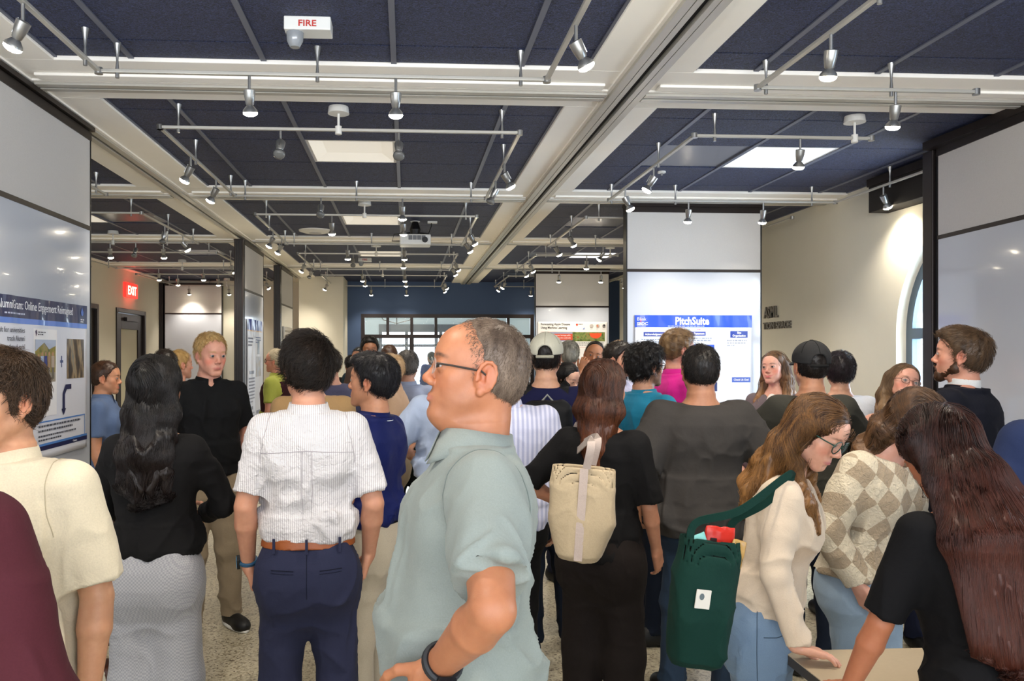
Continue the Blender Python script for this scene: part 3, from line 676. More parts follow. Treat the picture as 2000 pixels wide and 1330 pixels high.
def tubes(paths, r0, r1, n=3):
    """paths (N,K,3) -> thin tapering tubes as quads"""
    N, K, _ = paths.shape; t = np.gradient(paths, axis=1); t /= np.maximum(np.linalg.norm(t, axis=2, keepdims=True), 1e-9)
    ref = np.array([.31, .53, .79], F); a = np.cross(t, ref); a /= np.maximum(np.linalg.norm(a, axis=2, keepdims=True), 1e-9); b = np.cross(t, a)
    rr = np.linspace(r0, r1, K)[None, :, None]
    P = np.stack([paths+(a*math.cos(2*PI*j/n)+b*math.sin(2*PI*j/n))*rr for j in range(n)], 2)
    i = np.arange(N)[:, None, None]*K*n+np.arange(K-1)[None, :, None]*n; j = np.arange(n)[None, None]; j2 = (j+1) % n
    Q = np.stack([i+j, i+j2, i+n+j2, i+n+j], -1).reshape(-1, 4)
    return P.reshape(-1, 3).astype(F), Q

# ------------------------------------------------------------------ materials of people
def skin_mat():
    m = bpy.data.materials.new('skin'); m.use_nodes = True; nt = m.node_tree; b = nt.nodes['Principled BSDF']
    a = nt.nodes.new('ShaderNodeVertexColor'); a.layer_name = 'Col'
    tc = nt.nodes.new('ShaderNodeTexCoord'); n = nt.nodes.new('ShaderNodeTexNoise'); n.inputs['Scale'].default_value = 60; n.inputs['Detail'].default_value = 4
    nt.links.new(tc.outputs['Object'], n.inputs['Vector'])
    mx = nt.nodes.new('ShaderNodeMix'); mx.data_type = 'RGBA'; mx.blend_type = 'MULTIPLY'; mx.inputs[0].default_value = .35
    cr = nt.nodes.new('ShaderNodeValToRGB'); cr.color_ramp.elements[0].position = .3; cr.color_ramp.elements[1].position = .7
    cr.color_ramp.elements[0].color = (.8, .66, .62, 1); cr.color_ramp.elements[1].color = (1, 1, 1, 1)
    nt.links.new(n.outputs[0], cr.inputs[0]); nt.links.new(a.outputs[0], mx.inputs[6]); nt.links.new(cr.outputs[0], mx.inputs[7]); nt.links.new(mx.outputs[2], b.inputs['Base Color'])
    b.inputs['Roughness'].default_value = .48; b.inputs['Subsurface Weight'].default_value = .12
    b.inputs['Subsurface Radius'].default_value = (.012, .004, .002); b.inputs['Subsurface Scale'].default_value = 1
    n2 = nt.nodes.new('ShaderNodeTexNoise'); n2.inputs['Scale'].default_value = 420; nt.links.new(tc.outputs['Object'], n2.inputs['Vector'])
    bp = nt.nodes.new('ShaderNodeBump'); bp.inputs['Strength'].default_value = .12; bp.inputs['Distance'].default_value = .002
    nt.links.new(n2.outputs[0], bp.inputs['Height']); nt.links.new(bp.outputs[0], b.inputs['Normal'])
    return m
SKIN = skin_mat()
def attr_mat(name, rough, spec=.5, coat=0):
    m = bpy.data.materials.new(name); m.use_nodes = True; nt = m.node_tree; b = nt.nodes['Principled BSDF']
    a = nt.nodes.new('ShaderNodeVertexColor'); a.layer_name = 'Col'; nt.links.new(a.outputs[0], b.inputs['Base Color'])
    b.inputs['Roughness'].default_value = rough; b.inputs['Specular IOR Level'].default_value = spec; b.inputs['Coat Weight'].default_value = coat; return m
EYE = attr_mat('eye_surface', .12, .5, .6)
HAIRM = attr_mat('hair_strands', .42, .35)
def cloth(name, color, stripe=None, check=None, rough=.85, bump=.15, bscale=14, weave=500, sheen=.15):
    if name in MATS: return MATS[name]
    m = bpy.data.materials.new(name); m.use_nodes = True; nt = m.node_tree; b = nt.nodes['Principled BSDF']; L = nt.links
    b.inputs['Roughness'].default_value = rough; b.inputs['Sheen Weight'].default_value = sheen*min(1, sum(lin(color)[:3])/1.2); b.inputs['Specular IOR Level'].default_value = .18
    c = lin(color); tc = nt.nodes.new('ShaderNodeTexCoord'); src = tc.outputs['Object']
    n = nt.nodes.new('ShaderNodeTexNoise'); n.inputs['Scale'].default_value = weave*.5; n.inputs['Detail'].default_value = 2; L.new(src, n.inputs['Vector'])
    mx = nt.nodes.new('ShaderNodeMix'); mx.data_type = 'RGBA'
    mx.inputs[6].default_value = tuple(x*.88 for x in c[:3])+(1,); mx.inputs[7].default_value = tuple(min(1, x*1.1) for x in c[:3])+(1,)
    L.new(n.outputs[0], mx.inputs[0]); out = mx.outputs[2]
    def wave(scale, axis_scale, lo, hi):
        mp = nt.nodes.new('ShaderNodeMapping'); mp.inputs['Scale'].default_value = axis_scale; L.new(src, mp.inputs[0])
        w = nt.nodes.new('ShaderNodeTexWave'); w.inputs['Scale'].default_value = scale; w.bands_direction = 'X' ; L.new(mp.outputs[0], w.inputs['Vector'])
        r = nt.nodes.new('ShaderNodeValToRGB'); r.color_ramp.elements[0].position = lo; r.color_ramp.elements[1].position = hi; L.new(w.outputs[0], r.inputs[0]); return r.outputs[0]
    if stripe:
        sc, c2, lo, hi = stripe; f = wave(sc, (1, .0, 0), lo, hi)
        m2 = nt.nodes.new('ShaderNodeMix'); m2.data_type = 'RGBA'; L.new(f, m2.inputs[0]); m2.inputs[6].default_value = lin(c2); L.new(out, m2.inputs[7]); out = m2.outputs[2]
    if check:
        sc, c2 = check
        mp = nt.nodes.new('ShaderNodeMapping'); mp.inputs['Rotation'].default_value = (0, 0, 0); mp.inputs['Scale'].default_value = (1, 1, 1); L.new(src, mp.inputs[0])
        ck = nt.nodes.new('ShaderNodeTexChecker'); ck.inputs['Scale'].default_value = sc; L.new(mp.outputs[0], ck.inputs[0])
        m2 = nt.nodes.new('ShaderNodeMix'); m2.data_type = 'RGBA'; L.new(ck.outputs[1], m2.inputs[0]); L.new(out, m2.inputs[6]); m2.inputs[7].default_value = lin(c2); out = m2.outputs[2]
    L.new(out, b.inputs['Base Color'])
    n1 = nt.nodes.new('ShaderNodeTexNoise'); n1.inputs['Scale'].default_value = bscale; n1.inputs['Detail'].default_value = 5; n1.inputs['Distortion'].default_value = .8; L.new(src, n1.inputs['Vector'])
    ad = nt.nodes.new('ShaderNodeMath'); ad.operation = 'MULTIPLY_ADD'; L.new(n.outputs[0], ad.inputs[0]); ad.inputs[1].default_value = .06; L.new(n1.outputs[0], ad.inputs[2])
    bp = nt.nodes.new('ShaderNodeBump'); bp.inputs['Strength'].default_value = bump*3; bp.inputs['Distance'].default_value = .008
    L.new(ad.outputs[0], bp.inputs['Height']); L.new(bp.outputs[0], b.inputs['Normal'])
    MATS[name] = m; return m

# ------------------------------------------------------------------ the person builder
MALE = [(.72, .075, .05, -.01), (.77, .125, .085, -.01), (.80, .150, .105, -.01), (.86, .162, .115, -.015), (.93, .170, .120, -.015), (1.02, .153, .106, -.002), (1.10, .146, .102, .004), (1.20, .152, .108, .004), (1.30, .163, .116, .0), (1.37, .158, .107, -.01), (1.42, .126, .086, -.018), (1.46, .084, .066, -.022), (1.50, .056, .056, -.022)]
FEM = [(.72, .075, .05, -.01), (.77, .13, .088, -.01), (.80, .155, .108, -.01), (.86, .168, .118, -.018), (.93, .168, .116, -.015), (1.02, .138, .096, .0), (1.09, .122, .086, .006), (1.18, .130, .094, .004), (1.28, .144, .102, .0), (1.35, .142, .098, -.01), (1.40, .118, .080, -.018), (1.45, .072, .058, -.022), (1.50, .046, .048, -.022)]
def lerp(a, b, t): return np.asarray(a, float)*(1-t)+np.asarray(b, float)*t

def ik(a, tgt, l1, l2, hint):
    a = np.asarray(a, float); d = np.asarray(tgt, float)-a; L = min(np.linalg.norm(d), (l1+l2)*.995); n = npl(d)
    x = (l1*l1-l2*l2+L*L)/(2*L); h = math.sqrt(max(0, l1*l1-x*x)); hp = np.asarray(hint, float); hp = npl(hp-n*(hp@n))
    return a+n*x+hp*h, a+n*L

def hand(s, w, f, pn, side, curl=.35, sc=1., thumb=.5, spread=1.):
    """palm, four jointed fingers and a thumb; f = towards the fingers, pn = palm normal, side +1 right hand"""
    f = npl(f); pn = npl(np.asarray(pn, float)-f*(np.asarray(pn, float)@f)); lat = np.cross(f, pn)*side   # towards the thumb
    R = np.stack([lat, f, -pn], 1); fr = Frame(R, np.asarray(w, float))     # x thumb side, y fingers, z back of hand
    q = lambda *v: fr.w(np.array(v)*sc)
    s.box(fr, (0, .046*sc, 0), (.040*sc, .050*sc, .0145*sc), .013*sc, k=.012)
    s.cone(q(0, -.01, 0), q(0, .02, 0), .026*sc, .024*sc, .02, flat=(-pn, .75))
    for i, (x, L, r) in enumerate(((.030, .070, .0088), (.010, .079, .0090), (-.011, .073, .0086), (-.030, .057, .0078))):
        c = curl*(1+.12*i); p = np.array([x, .090-.005*abs(i-1), .002]); ang = c*.7; dx = (x*.9)*spread
        for seg, fr_ in ((.45, 1.), (.31, .93), (.24, .86)):
            d = np.array([dx, math.cos(ang), -math.sin(ang)]); p2 = p+d*L*seg
            s.cone(q(*p), q(*p2), r*fr_*sc, r*fr_*.93*sc, .004); p = p2; ang += c
    p = np.array([.030, .022, -.006]); t1 = p+np.array([.028, .030, -.014*(1+thumb)]); t2 = t1+np.array([.008, .030, -.008-.012*thumb]); t3 = t2+np.array([-.001, .022, -.004-.01*thumb])
    s.cone(q(*p), q(*t1), .015*sc, .0115*sc, .012); s.cone(q(*t1), q(*t2), .0108*sc, .0098*sc, .005); s.cone(q(*t2), q(*t3), .0098*sc, .0082*sc, .004)
    return fr

def hairline(H, male=True, back=-.078, recede=0.):
    ys = np.array([-.13, -.06, -.035, -.008, .012, .028, .045, .062, .08, .13]); zs = np.array([back, back+.004, back*.62, -.035, -.022, .024, .045, .066, .082, .09])
    if not male: zs = np.array([-9, -9, -9, -9, -.10, .01, .035, .058, .078, .088])
    zs = zs+np.where(ys > .02, recede, 0)
    def fn(P):
        q = H.inv(P); d = (np.interp(q[:, 1], ys, zs)-q[:, 2])*.6
        return (d if male else np.minimum(np.clip(d, -1, 1), q[:, 2]+.10)).astype(F)
    return fn

class Person:
    def __init__(s, label, px, D, H=1.75, rz=0, male=True, bw=1., bd=None, lean=0, side=0, twist=0, head=(0, 0, 0), skin='#c48a68', group=None, seed=1, dx=0, dy=0, neck=1., hs=1., belly=0, bust=1., shw=1., legs=None, shy=0):
        s.D, s.male, s.seed = D, male, seed; s.S = H/1.75; p = P3(px, 690, D); s.root = empty('person', (p.x+dx, p.y+dy, 0), math.radians(rz))
        tag(s.root, label, 'person', group)
        s.res = .0032 if D < 2.2 else .004 if D < 3.4 else .0048 if D < 5.8 else .0075
        s.cres = .0065 if D < 3.2 else .009 if D < 5.2 else .013
        bd = bw if bd is None else bd
        T = [(z, a*(bw if z < 1.44 else 1+(bw-1)*.4), b*(bd if z < 1.44 else 1), c) for z, a, b, c in (MALE if male else FEM)]
        if belly: T = [(z, a+belly*.35*math.exp(-((z-1.08)/.14)**2), b+belly*math.exp(-((z-1.08)/.13)**2)*.7, c+belly*.6*math.exp(-((z-1.08)/.13)**2)) for z, a, b, c in T]
        s.T = T; s.low = [r for r in T if r[0] <= 1.10]; s.up = [r for r in T if r[0] >= 1.02]
        C0 = np.array([0, 0, 1.0]); Rc = Rx(-math.radians(lean))@Ry(math.radians(side))@Rz(math.radians(twist)); s.C = Frame(Rc, C0-Rc@C0)
        y, pt, ro = [math.radians(v) for v in head]; Rh = Rc@Rz(y)@Rx(pt)@Ry(ro)
        N = s.C.w((0, -.02, 1.495)); s.H = Frame(Rh, N+Rh@np.array([0, .022, .135])); s.hs = hs; s.neckp = N; s.neck = neck
        sx = (.174 if male else .152)*(1+(bw-1)*.75)*shw; sz = 1.412 if male else 1.392
        s.sh = {1: s.C.w((sx, -.012+shy, sz)), -1: s.C.w((-sx, -.012+shy, sz))}; s.sx = sx
        s.arm = {}; s.tone = np.array(lin(skin)[:3]); s.bust = bust; s.hands = {}
        s.legd = legs or {}
    def set_arm(s, side, up=(.12, 0, -1), fo=(.05, .25, -1), tgt=None, hint=(0, -1, 0), pn=None, curl=.35, hf=None, hide=False, thumb=.5):
        a = s.sh[side]; l1, l2 = (.285, .25) if s.male else (.27, .235)
        if tgt is not None: e, w = ik(a, tgt, l1, l2, hint)
        else:
            u = npl(np.array([up[0]*side, up[1], up[2]])); g = npl(np.array([fo[0]*side, fo[1], fo[2]])); e = a+u*l1; w = e+g*l2
        s.arm[side] = (a, e, w, pn if pn is not None else (-side, .15, 0), curl, hf, hide, thumb)
    # --- the skin
    def body(s, beard=None, stubble=0., lips='#b5655c', brow='#2a1c14', rosy=.15, closed=0., makeup=0, smile=0., armk=1., legs=False, iris='#3a2414', gaze=(0, 0), eyes=True, double_chin=0., earr=1., nose=1.):
        b = SDF(); H = s.H; male = s.male; hk = s.hs; h = lambda *v: H.w(np.array(v)*hk)
        e = lambda c, r, k=.02, op='u', rot=None: b.ell(H, np.array(c)*hk, np.array(r)*hk, k*hk, op, rot)
        cn = lambda p, q, r0, r1, k=.015, op='u': b.cone(h(*p), h(*q), r0*hk, r1*hk, k*hk, op)
        # head
        e((0, -.018, .034), (.0745, .094, .084), .02)
        e((0, .018, .004), (.062, .068, .088), .03)
        jw = 1.0 if male else .9
        e((0, .026, -.055), (.050*jw, .050, .046), .03)
        for x in (-1, 1):
            cn((x*.054*jw, -.004, -.048), (x*.020, .062, -.095), .016, .014, .03)
            e((x*.041, .052, -.020), (.021, .020, .020), .025)                       # cheekbone
            e((x*.030, .052, -.050), (.020, .020, .024), .025)                       # cheek
        cn((-.012, .072, -.098), (.012, .072, -.098), .0165 if male else .014, .0165 if male else .014, .02)
        cn((-.030, .074, .026), (.030, .074, .026), .012 if male else .010, .012 if male else .010, .02)
        e((0, .048, .045), (.052, .040, .045), .02)
        for x in (-1, 1): e((x*.0315, .094, .006), (.017, .014, .0125), .012, 's')
        # nose
        cn((0, .080, .014), (0, .101*nose, -.024), .0068, .0095, .012); e((0, .101*nose, -.027), (.0108, .0105, .0095), .008)
        for x in (-1, 1): e((x*.0115, .093, -.033), (.0075, .0105, .0075), .005)
        for x in (-1, 1): e((x*.0065, .099, -.0405), (.0032, .005, .004), .003, 's')
        # mouth
        e((0, .065, -.066), (.036, .026, .026), .018)
        w = .0265+.005*smile; zc = -.0655
        for x in (-1, 1):
            cn((x*w, .079-.004*smile, zc+.001+.006*smile), (x*.005, .0900, zc+.0042), .0024, .0050, .007)
            cn((x*w*.9, .079-.004*smile, zc-.001+.005*smile), (x*.008, .0880, zc-.0058), .0024, .0058, .007)
        cn((-.008, .0885, zc-.0062), (.008, .0885, zc-.0062), .0056, .0056, .006)
        for x in (-1, 1): cn((x*(w+.001), .0845-.002*smile, zc+.0005+.006*smile), (0, .0975, zc-.0008), .0010, .0012+.0025*smile, .002, 's')
        e((0, .096, -.051), (.003, .005, .007), .006, 's')
        e((0, .093, -.083), (.018, .006, .006), .010, 's')
        # eyelids: a lid ball with a slit cut out of it
        op_ = .0045*(1-closed)
        for x in (-1, 1):
            e((x*.0315, .0755, .005), (.0168, .0150, .0150), .006)
            if s.res < .005: b.ell(H, np.array((x*.0352, .0915, .0045))*hk, np.array((.0160, .0182, max(.0015, op_)))*hk, .002, 's')
            cn((x*.016, .0865, .0105), (x*.044, .080, .011), .0028, .0026, .005)
        # ears
        for x in (-1, 1):
            rt = Rz(x*.35)@Rx(-.15)
            e((x*.0755, -.012, -.006), (.0065, .0175*earr, .029*earr), .006, 'u', rt); e((x*.0715, -.002, -.010), (.008, .012, .020), .008, 'u')
            if s.D < 7:
                e((x*.0845, -.007, -.004), (.0085, .0105, .0175), .003, 's', rt)
                er = [h(x*.0815, -.012+.0175*earr*math.cos(a_)-.003*math.sin(a_), -.004+.0275*earr*math.sin(a_)) for a_ in np.linspace(-.35, PI+.75, 9)]
                for i_ in range(8): b.cone(er[i_], er[i_+1], .0034*hk, .0034*hk, .003)
                e((x*.0815, -.0145, -.004), (.003, .004, .014), .004); e((x*.080, .003, -.008), (.0035, .0035, .006), .004)
            e((x*.0765, -.004, -.034*earr), (.0055, .0075, .009), .006)
        if double_chin: cn((0, .035, -.105), (0, -.0, -.120), .036*double_chin, .045*double_chin, .03)
        # neck
        nr = (.054 if male else .044)*s.neck
        b.cone(h(0, -.028, -.03), s.C.w((0, -.022, 1.45)), nr*.97, nr*1.04, .025)
        b.cone(s.C.w((0, -.015, 1.44)), s.C.w((s.sx*.8, -.012, 1.40)), .048 if male else .036, .04, .04); b.cone(s.C.w((0, -.015, 1.44)), s.C.w((-s.sx*.8, -.012, 1.40)), .048 if male else .036, .04, .04)
        # trunk (under the clothes)
        b.loft(s.C, s.up, -.016, .05); b.loft(ID, s.low, -.022, .05, z0=.92)
        for sd in (1, -1):
            if sd not in s.arm: s.set_arm(sd)
            a, el, w_, pn, curl, hf, hide, th = s.arm[sd]; ar = (1. if male else .82)*getattr(s, 'armr', 1.)*armk
            b.cone(a, lerp(a, el, .5), .044*ar, .047*ar, .03); b.cone(lerp(a, el, .5), el, .047*ar, .0395*ar, .006)
            b.cone(el, lerp(el, w_, .30), .0395*ar, .043*ar, .006); b.cone(lerp(el, w_, .30), w_, .043*ar, .0275*ar, .006, flat=(npl(pn), .90))
            if not hide:
                s.hands[sd] = hand(b, w_, hf if hf is not None else npl(w_-el)+np.array([0, .08, -.1]), pn, sd, curl, .98 if male else .88, th)
        if legs: pass
        P, Q = b.mesh(s.res, 1); P = smooth(P, Q, 1, .35) if s.D > 2.2 else P
        # skin colour by vertex: redder cheeks, ears and nose, darker eye sockets
        q = H.inv(P)/F(hk); col = np.tile(s.tone, (len(P), 1)); n1 = vnoise(P*30, 3)[:, None]
        def mixc(c, wt): nonlocal col; wt = np.clip(wt, 0, 1)[:, None]; col = col*(1-wt)+np.array(c)*wt
        red = s.tone*np.array([1.12, .72, .68])
        def blob(c, r): return np.exp(-(((q-np.array(c, F))/np.array(r, F))**2).sum(1))
        for x in (-1, 1):
            mixc(red, rosy*2.2*blob((x*.045, .07, -.03), (.022, .03, .02))); mixc(red, .6*blob((x*.08, -.01, -.005), (.012, .03, .035)))
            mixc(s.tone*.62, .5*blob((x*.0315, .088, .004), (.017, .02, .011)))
        mixc(red, .45*blob((0, .11, -.03), (.014, .02, .014)))
        inface = q[:, 1] > .055
        # lips
        lp_ = np.exp(-((q[:, 0]/(w+.001))**4)-(((q[:, 2]-zc+.0010-.006*smile*(q[:, 0]/.025)**2)/(.0105-.006*np.abs(q[:, 0]/w)))**4))*inface*(q[:, 1] > .076); mixc(lin(lips)[:3], lp_*.85)
        # brows
        bz = .0245+.004*(1-((np.abs(q[:, 0])-.030)/.02)**2); bt = .0042 if male else .0030
        bw_ = np.exp(-(((q[:, 2]-bz)/bt)**4)-(((np.abs(q[:, 0])-.032)/.0185)**6))*inface; mixc(lin(brow)[:3], bw_*(.55+.4*vnoise(q*np.array([500, 300, 200], F), 2)))
        if stubble or beard:
            dd = np.clip((-.032-q[:, 2])/.02, 0, 1)*np.clip((q[:, 1]+.02)/.03, 0, 1)*(1-lp_); mous = np.exp(-((q[:, 0]/.028)**4)-(((q[:, 2]+.051)/.008)**4))*inface
            inh = (np.linalg.norm(q, axis=1) < .16)
            mixc(lin(beard or '#3a302c')[:3], np.clip(np.maximum(dd*(1-np.exp(-((q[:, 0]/.03)**2)-(((q[:, 2]+.045)/.018)**2))), mous), 0, 1)*(.8 if beard else stubble)*inh)
        s.fcol = col; s.bodyo = np_mesh('body', P, Q, SKIN, s.root, col, True, s.S); s.bsdf = b
        # eyeballs
        if eyes and s.D < 9:
            for x in (-1, 1):
                n_ = 14; th_, ph_ = np.meshgrid(np.linspace(0, PI, n_), np.linspace(0, 2*PI, 2*n_, endpoint=False), indexing='ij')
                v = np.stack([np.sin(th_)*np.cos(ph_), np.cos(th_), np.sin(th_)*np.sin(ph_)], -1).reshape(-1, 3)   # pole = +y = gaze
                G_ = Rz(gaze[0])@Rx(gaze[1]); r = .0128 if s.res < .005 else .0112
                ang = th_.reshape(-1); c = np.tile([.36, .31, .28], (len(v), 1)); c[ang < .66] = lin(iris)[:3]; c[ang < .32] = (.005, .005, .005)
                vw = (v@G_.T*r+np.array((x*.0315, .0775 if s.res < .005 else .0795, .0045)))*hk@H.R.T+H.t
                i = np.arange(n_-1)[:, None]*2*n_; j = np.arange(2*n_)[None]; j2 = (j+1) % (2*n_)
                np_mesh('eye', vw, np.stack([i+j, i+j2, i+2*n_+j2, i+2*n_+j], -1).reshape(-1, 4), EYE, s.root, c, True, s.S)
        return s
    # --- hair
    def hair(s, kind='short', color='#1a1412', t=.014, n=None, length=.035, recede=0., noise=.006, comb=(0, 0, 0), long=None, color2=None, rad=.0009, back=-.078, part=0., wave=0., top=0., flat=1., name='hair', grey=0.):
        H = s.H; hk = s.hs; g = SDF(); h = lambda *v: H.w(np.array(v)*hk)
        longk = long is not None
        g.ell(H, np.array((0, -.018, .034))*hk, np.array((.0745+t*.75, .094+t*.9, .084+t*flat))*hk, .02)
        g.ell(H, np.array((0, -.028, -.01))*hk, np.array((.066+t*.2, .078+t*.2, .070))*hk, .03)
        if top: g.ell(H, np.array((0, .02, .085))*hk, np.array((.062, .072, .038+top))*hk, .02)
        if longk:
            L = long    # dict: z end (chest frame), w half width at the end, y back offset, front: bool
            ze, wd = L['z'], L.get('w', .11); yb = L.get('y', -.135); m = 9 if wd > .11 else 5; rg = np.random.default_rng(s.seed)
            for i in range(m):
                u = -1+2*i/(m-1); p0 = h(u*.062, -.055+.02*abs(u), .03); p1 = h(u*.078, -.085+.045*abs(u), -.09); zz = 1.47; tb = L.get('th', .034)
                p2 = s.C.w((u*wd*.85, yb+.035*abs(u), 1.38)); p3 = s.C.w((u*wd+rg.normal(0, .006), yb+.02*abs(u)+L.get('dy', 0), ze+.03*abs(u)+rg.uniform(-.03, .03)))
                g.cone(p0, p1, .034, .036, .03); g.cone(p1, p2, .038, tb, .03); g.cone(p2, p3, tb, tb*.35, .03)
            for u in L.get('front', ()):
                g.cone(h(u*.068, -.025, .02), h(u*.082, -.02, -.10), .026, .030, .03)
                g.cone(h(u*.082, -.02, -.10), s.C.w((u*.105, .055, 1.37)), .030, .030, .03); g.cone(s.C.w((u*.105, .055, 1.37)), s.C.w((u*.10, .105+L.get('fy', 0), L.get('fz', 1.24))), .030, .017, .03)
            g.ell(H, np.array((0, .115, -.045))*hk, np.array((.054, .085, .108))*hk, .012, 's')
            g.cone(h(0, .0, -.06), s.C.w((0, .03, 1.40)), .040, .05, .01, 's')
            g.add(hairline(H, False), (0, 0, 0), 9, .012, 'i') if L.get('cutface', True) else None
        else:
            if kind == 'bun': g.ell(H, np.array((0, -.125, -.01))*hk, np.array((.03, .03, .035))*hk, .015)
            g.add(hairline(H, s.male, back, recede), (0, 0, 0), 9, .012, 'i')
            if s.male:
                for x in (-1, 1): g.ell(H, np.array((x*.085, -.008, -.012))*hk, np.array((.022, .021, .030))*hk, .006, 's')
        res = s.res*1.15 if s.D < 5.2 else s.res
        P, Q = g.mesh(max(res, .004), 1); nrm_ = vnormals(P, Q)
        q = H.inv(P); seed = s.seed
        az = np.arctan2(q[:, 0], q[:, 1]+.3*(q[:, 2] < -.1)); 
        if longk:
            gr = vnoise(np.stack([q[:, 0]*60, q[:, 1]*60, q[:, 2]*5+wave*np.sin(q[:, 2]*40)], 1).astype(F), seed)-.5
            gr2 = vnoise(np.stack([q[:, 0]*150, q[:, 1]*150, q[:, 2]*9], 1).astype(F), seed+1)-.5
            wv = wave*.013*np.sin(q[:, 2]*40+6.5*vnoise(np.stack([q[:, 0]*22, q[:, 1]*22, q[:, 2]*3], 1).astype(F), seed+4))*np.clip((-.0-q[:, 2])/.2, 0, 1)
            P = P+nrm_*((gr*.012+gr2*.004+wv)*np.clip(.35-q[:, 2]*3, .3, 1))[:, None]
        else: P = P+nrm_*((vnoise(P*(55 if t < .03 else 42), seed)-.5)*noise*(1 if t < .03 else 2.2))[:, None].astype(F)
        P = P.astype(F); c1 = np.array(lin(color)[:3]); c2 = np.array(lin(color2)[:3]) if color2 else c1*1.6
        def hc(q, rnd):
            tt = vnoise(np.stack([q[:, 0]*90, q[:, 1]*90, q[:, 2]*12], 1).astype(F), seed+3)
            if longk: tt = tt*.45+.55*np.clip((-.03-q[:, 2])/.30, 0, 1) if color2 else tt*.6
            else: tt = tt*.7+(grey*np.clip((.06-np.abs(q[:, 2]-.0))/.06, 0, 1))
            tt = np.clip(tt+(rnd-.5)*.45, 0, 1)[:, None]; return c1*(1-tt)+c2*tt
        o = np_mesh(name, P, Q, HAIRM, s.root, hc(q, np.full(len(q), .4)), True, s.S)
        n = n if n is not None else int(9000 if s.D < 2.2 else 6000 if s.D < 3.4 else 3000 if s.D < 5.2 else 900)
        if n:
            rng = np.random.default_rng(seed); K = 7 if not longk else 12
            idx = rng.choice(len(P), min(n, len(P)*3)); p0 = P[idx]+rng.normal(0, .002, (len(idx), 3)).astype(F); Pt = [p0]; p = p0; nn = nrm_[idx]
            if longk:
                st = length/K; ph = 7*vnoise((H.inv(p)*np.array([25, 25, 4], F)).astype(F), seed+4)
                for i in range(K-1):
                    q = H.inv(p); d = np.tile(np.array([0, -.10, -1.], F), (len(p), 1)); topz = np.clip((q[:, 2]-.05)/.05, 0, 1)[:, None]
                    outw = np.stack([np.sign(q[:, 0]-part)*.9, -.45*np.ones(len(q)), -.15*np.ones(len(q))], 1)@H.R.T; d = d*(1-topz)+outw*topz
                    d = d+np.stack([wave*.5*np.sin(q[:, 2]*48+ph), wave*.4*np.cos(q[:, 2]*40+ph), 0*q[:, 2]], 1)
                    dd, nr = g.grad(p.astype(F), .004); d = d-nr*(d*nr).sum(1)[:, None]; d /= np.maximum(np.linalg.norm(d, axis=1), 1e-6)[:, None]
                    p = (p+d*st-nr*np.clip(dd-.003, -.01, .01)[:, None]*.7).astype(F); Pt.append(p)
            else:
                cw = np.array([0, -.055, .115])*hk; st = length/K*rng.uniform(.7, 1.2, (len(idx), 1)); cb = np.asarray(comb, float)@H.R.T
                jit = rng.normal(0, .28, (len(idx), 3))
                for i in range(K-1):
                    q = H.inv(p); d = (q-cw); d = d/np.maximum(np.linalg.norm(d, axis=1), 1e-6)[:, None]@H.R.T+cb+jit
                    d = d-nn*(d*nn).sum(1)[:, None]; d /= np.maximum(np.linalg.norm(d, axis=1), 1e-6)[:, None]
                    p = (p+(d+nn*(.42-.09*i))*st).astype(F); Pt.append(p)
            pp, qq = tubes(np.stack(Pt, 1), rad, rad*.35)
            q = H.inv(pp); rnd = np.repeat(rng.random(len(idx)), K*3)
            np_mesh('strands', pp, qq, HAIRM, o, hc(q, rnd), True, s.S)
        return o
    def beardo(s, color='#2b1d15', t=.008, n=2500):
        H = s.H; g = SDF(); h = lambda *v: H.w(np.array(v)*s.hs)
        for x in (-1, 1):
            g.cone(h(x*.062, .0, -.015), h(x*.055, .012, -.06), .010, .016, .02); g.cone(h(x*.055, .012, -.06), h(x*.022, .066, -.095), .018, .018, .02)
            g.cone(h(x*.024, .088, -.068), h(x*.004, .0975, -.053), .004, .005, .008); g.cone(h(x*.026, .082, -.068), h(x*.02, .076, -.092), .006, .012, .01)
        g.cone(h(-.012, .074, -.100), h(.012, .074, -.100), .018+t*.5, .018+t*.5, .02)
        P, Q = g.mesh(max(.004, s.res), 1); nr = vnormals(P, Q); P = (P+nr*((vnoise(P*120, 4)-.5)*.006)[:, None]).astype(F)
        c = np.array(lin(color)[:3]); o = np_mesh('beard', P, Q, HAIRM, s.root, np.tile(c, (len(P), 1))*(.7+.8*vnoise(P*200, 2))[:, None], True, s.S); return o
    # --- clothes
    def top(s, name, m, sleeve='short', inf=.012, hem=1.0, tuck=True, collar=None, neckz=None, fold=.008, flare=0., sl_len=.74, sr=1., cuffs=None, col_m=None, open_front=False, blouse=.012, neckr=None, vneck=False, bust=None):
        if bust: s.bust = bust
        g = SDF(); T = s.up; C = s.C
        neckz = neckz or ((1.462 if collar else 1.452) if s.male else (1.452 if collar else 1.428))
        if not tuck:
            lo = [(z, a+inf+flare*np.clip((1.1-z)/.25, 0, 1), b+inf+flare*np.clip((1.1-z)/.25, 0, 1), c) for z, a, b, c in s.low if z >= .79]
            if hem < .80: lo = [(hem, lo[0][1]+flare*.3, lo[0][2]+flare*.3, lo[0][3])]+lo
            g.loft(ID, lo, .004, .05, z0=hem)
        else:
            lo = [(z, a+inf+blouse, b+inf+blouse, c) for z, a, b, c in s.low if z > .98]; lo = [(hem-.006, lo[0][1]-.95*blouse, lo[0][2]-.95*blouse, lo[0][3]), (hem+.022, lo[0][1]-.15*blouse, lo[0][2]-.15*blouse, lo[0][3])]+[r for r in lo if r[0] > hem+.03]
            g.loft(ID, lo, 0, .05, z0=hem)
        up = [(z, a, b, c) for z, a, b, c in T if z < 1.48]; nz = neckz; g.loft(C, up, inf+.003, .05, z1=nz+.01)
        sx = s.sx; male = s.male
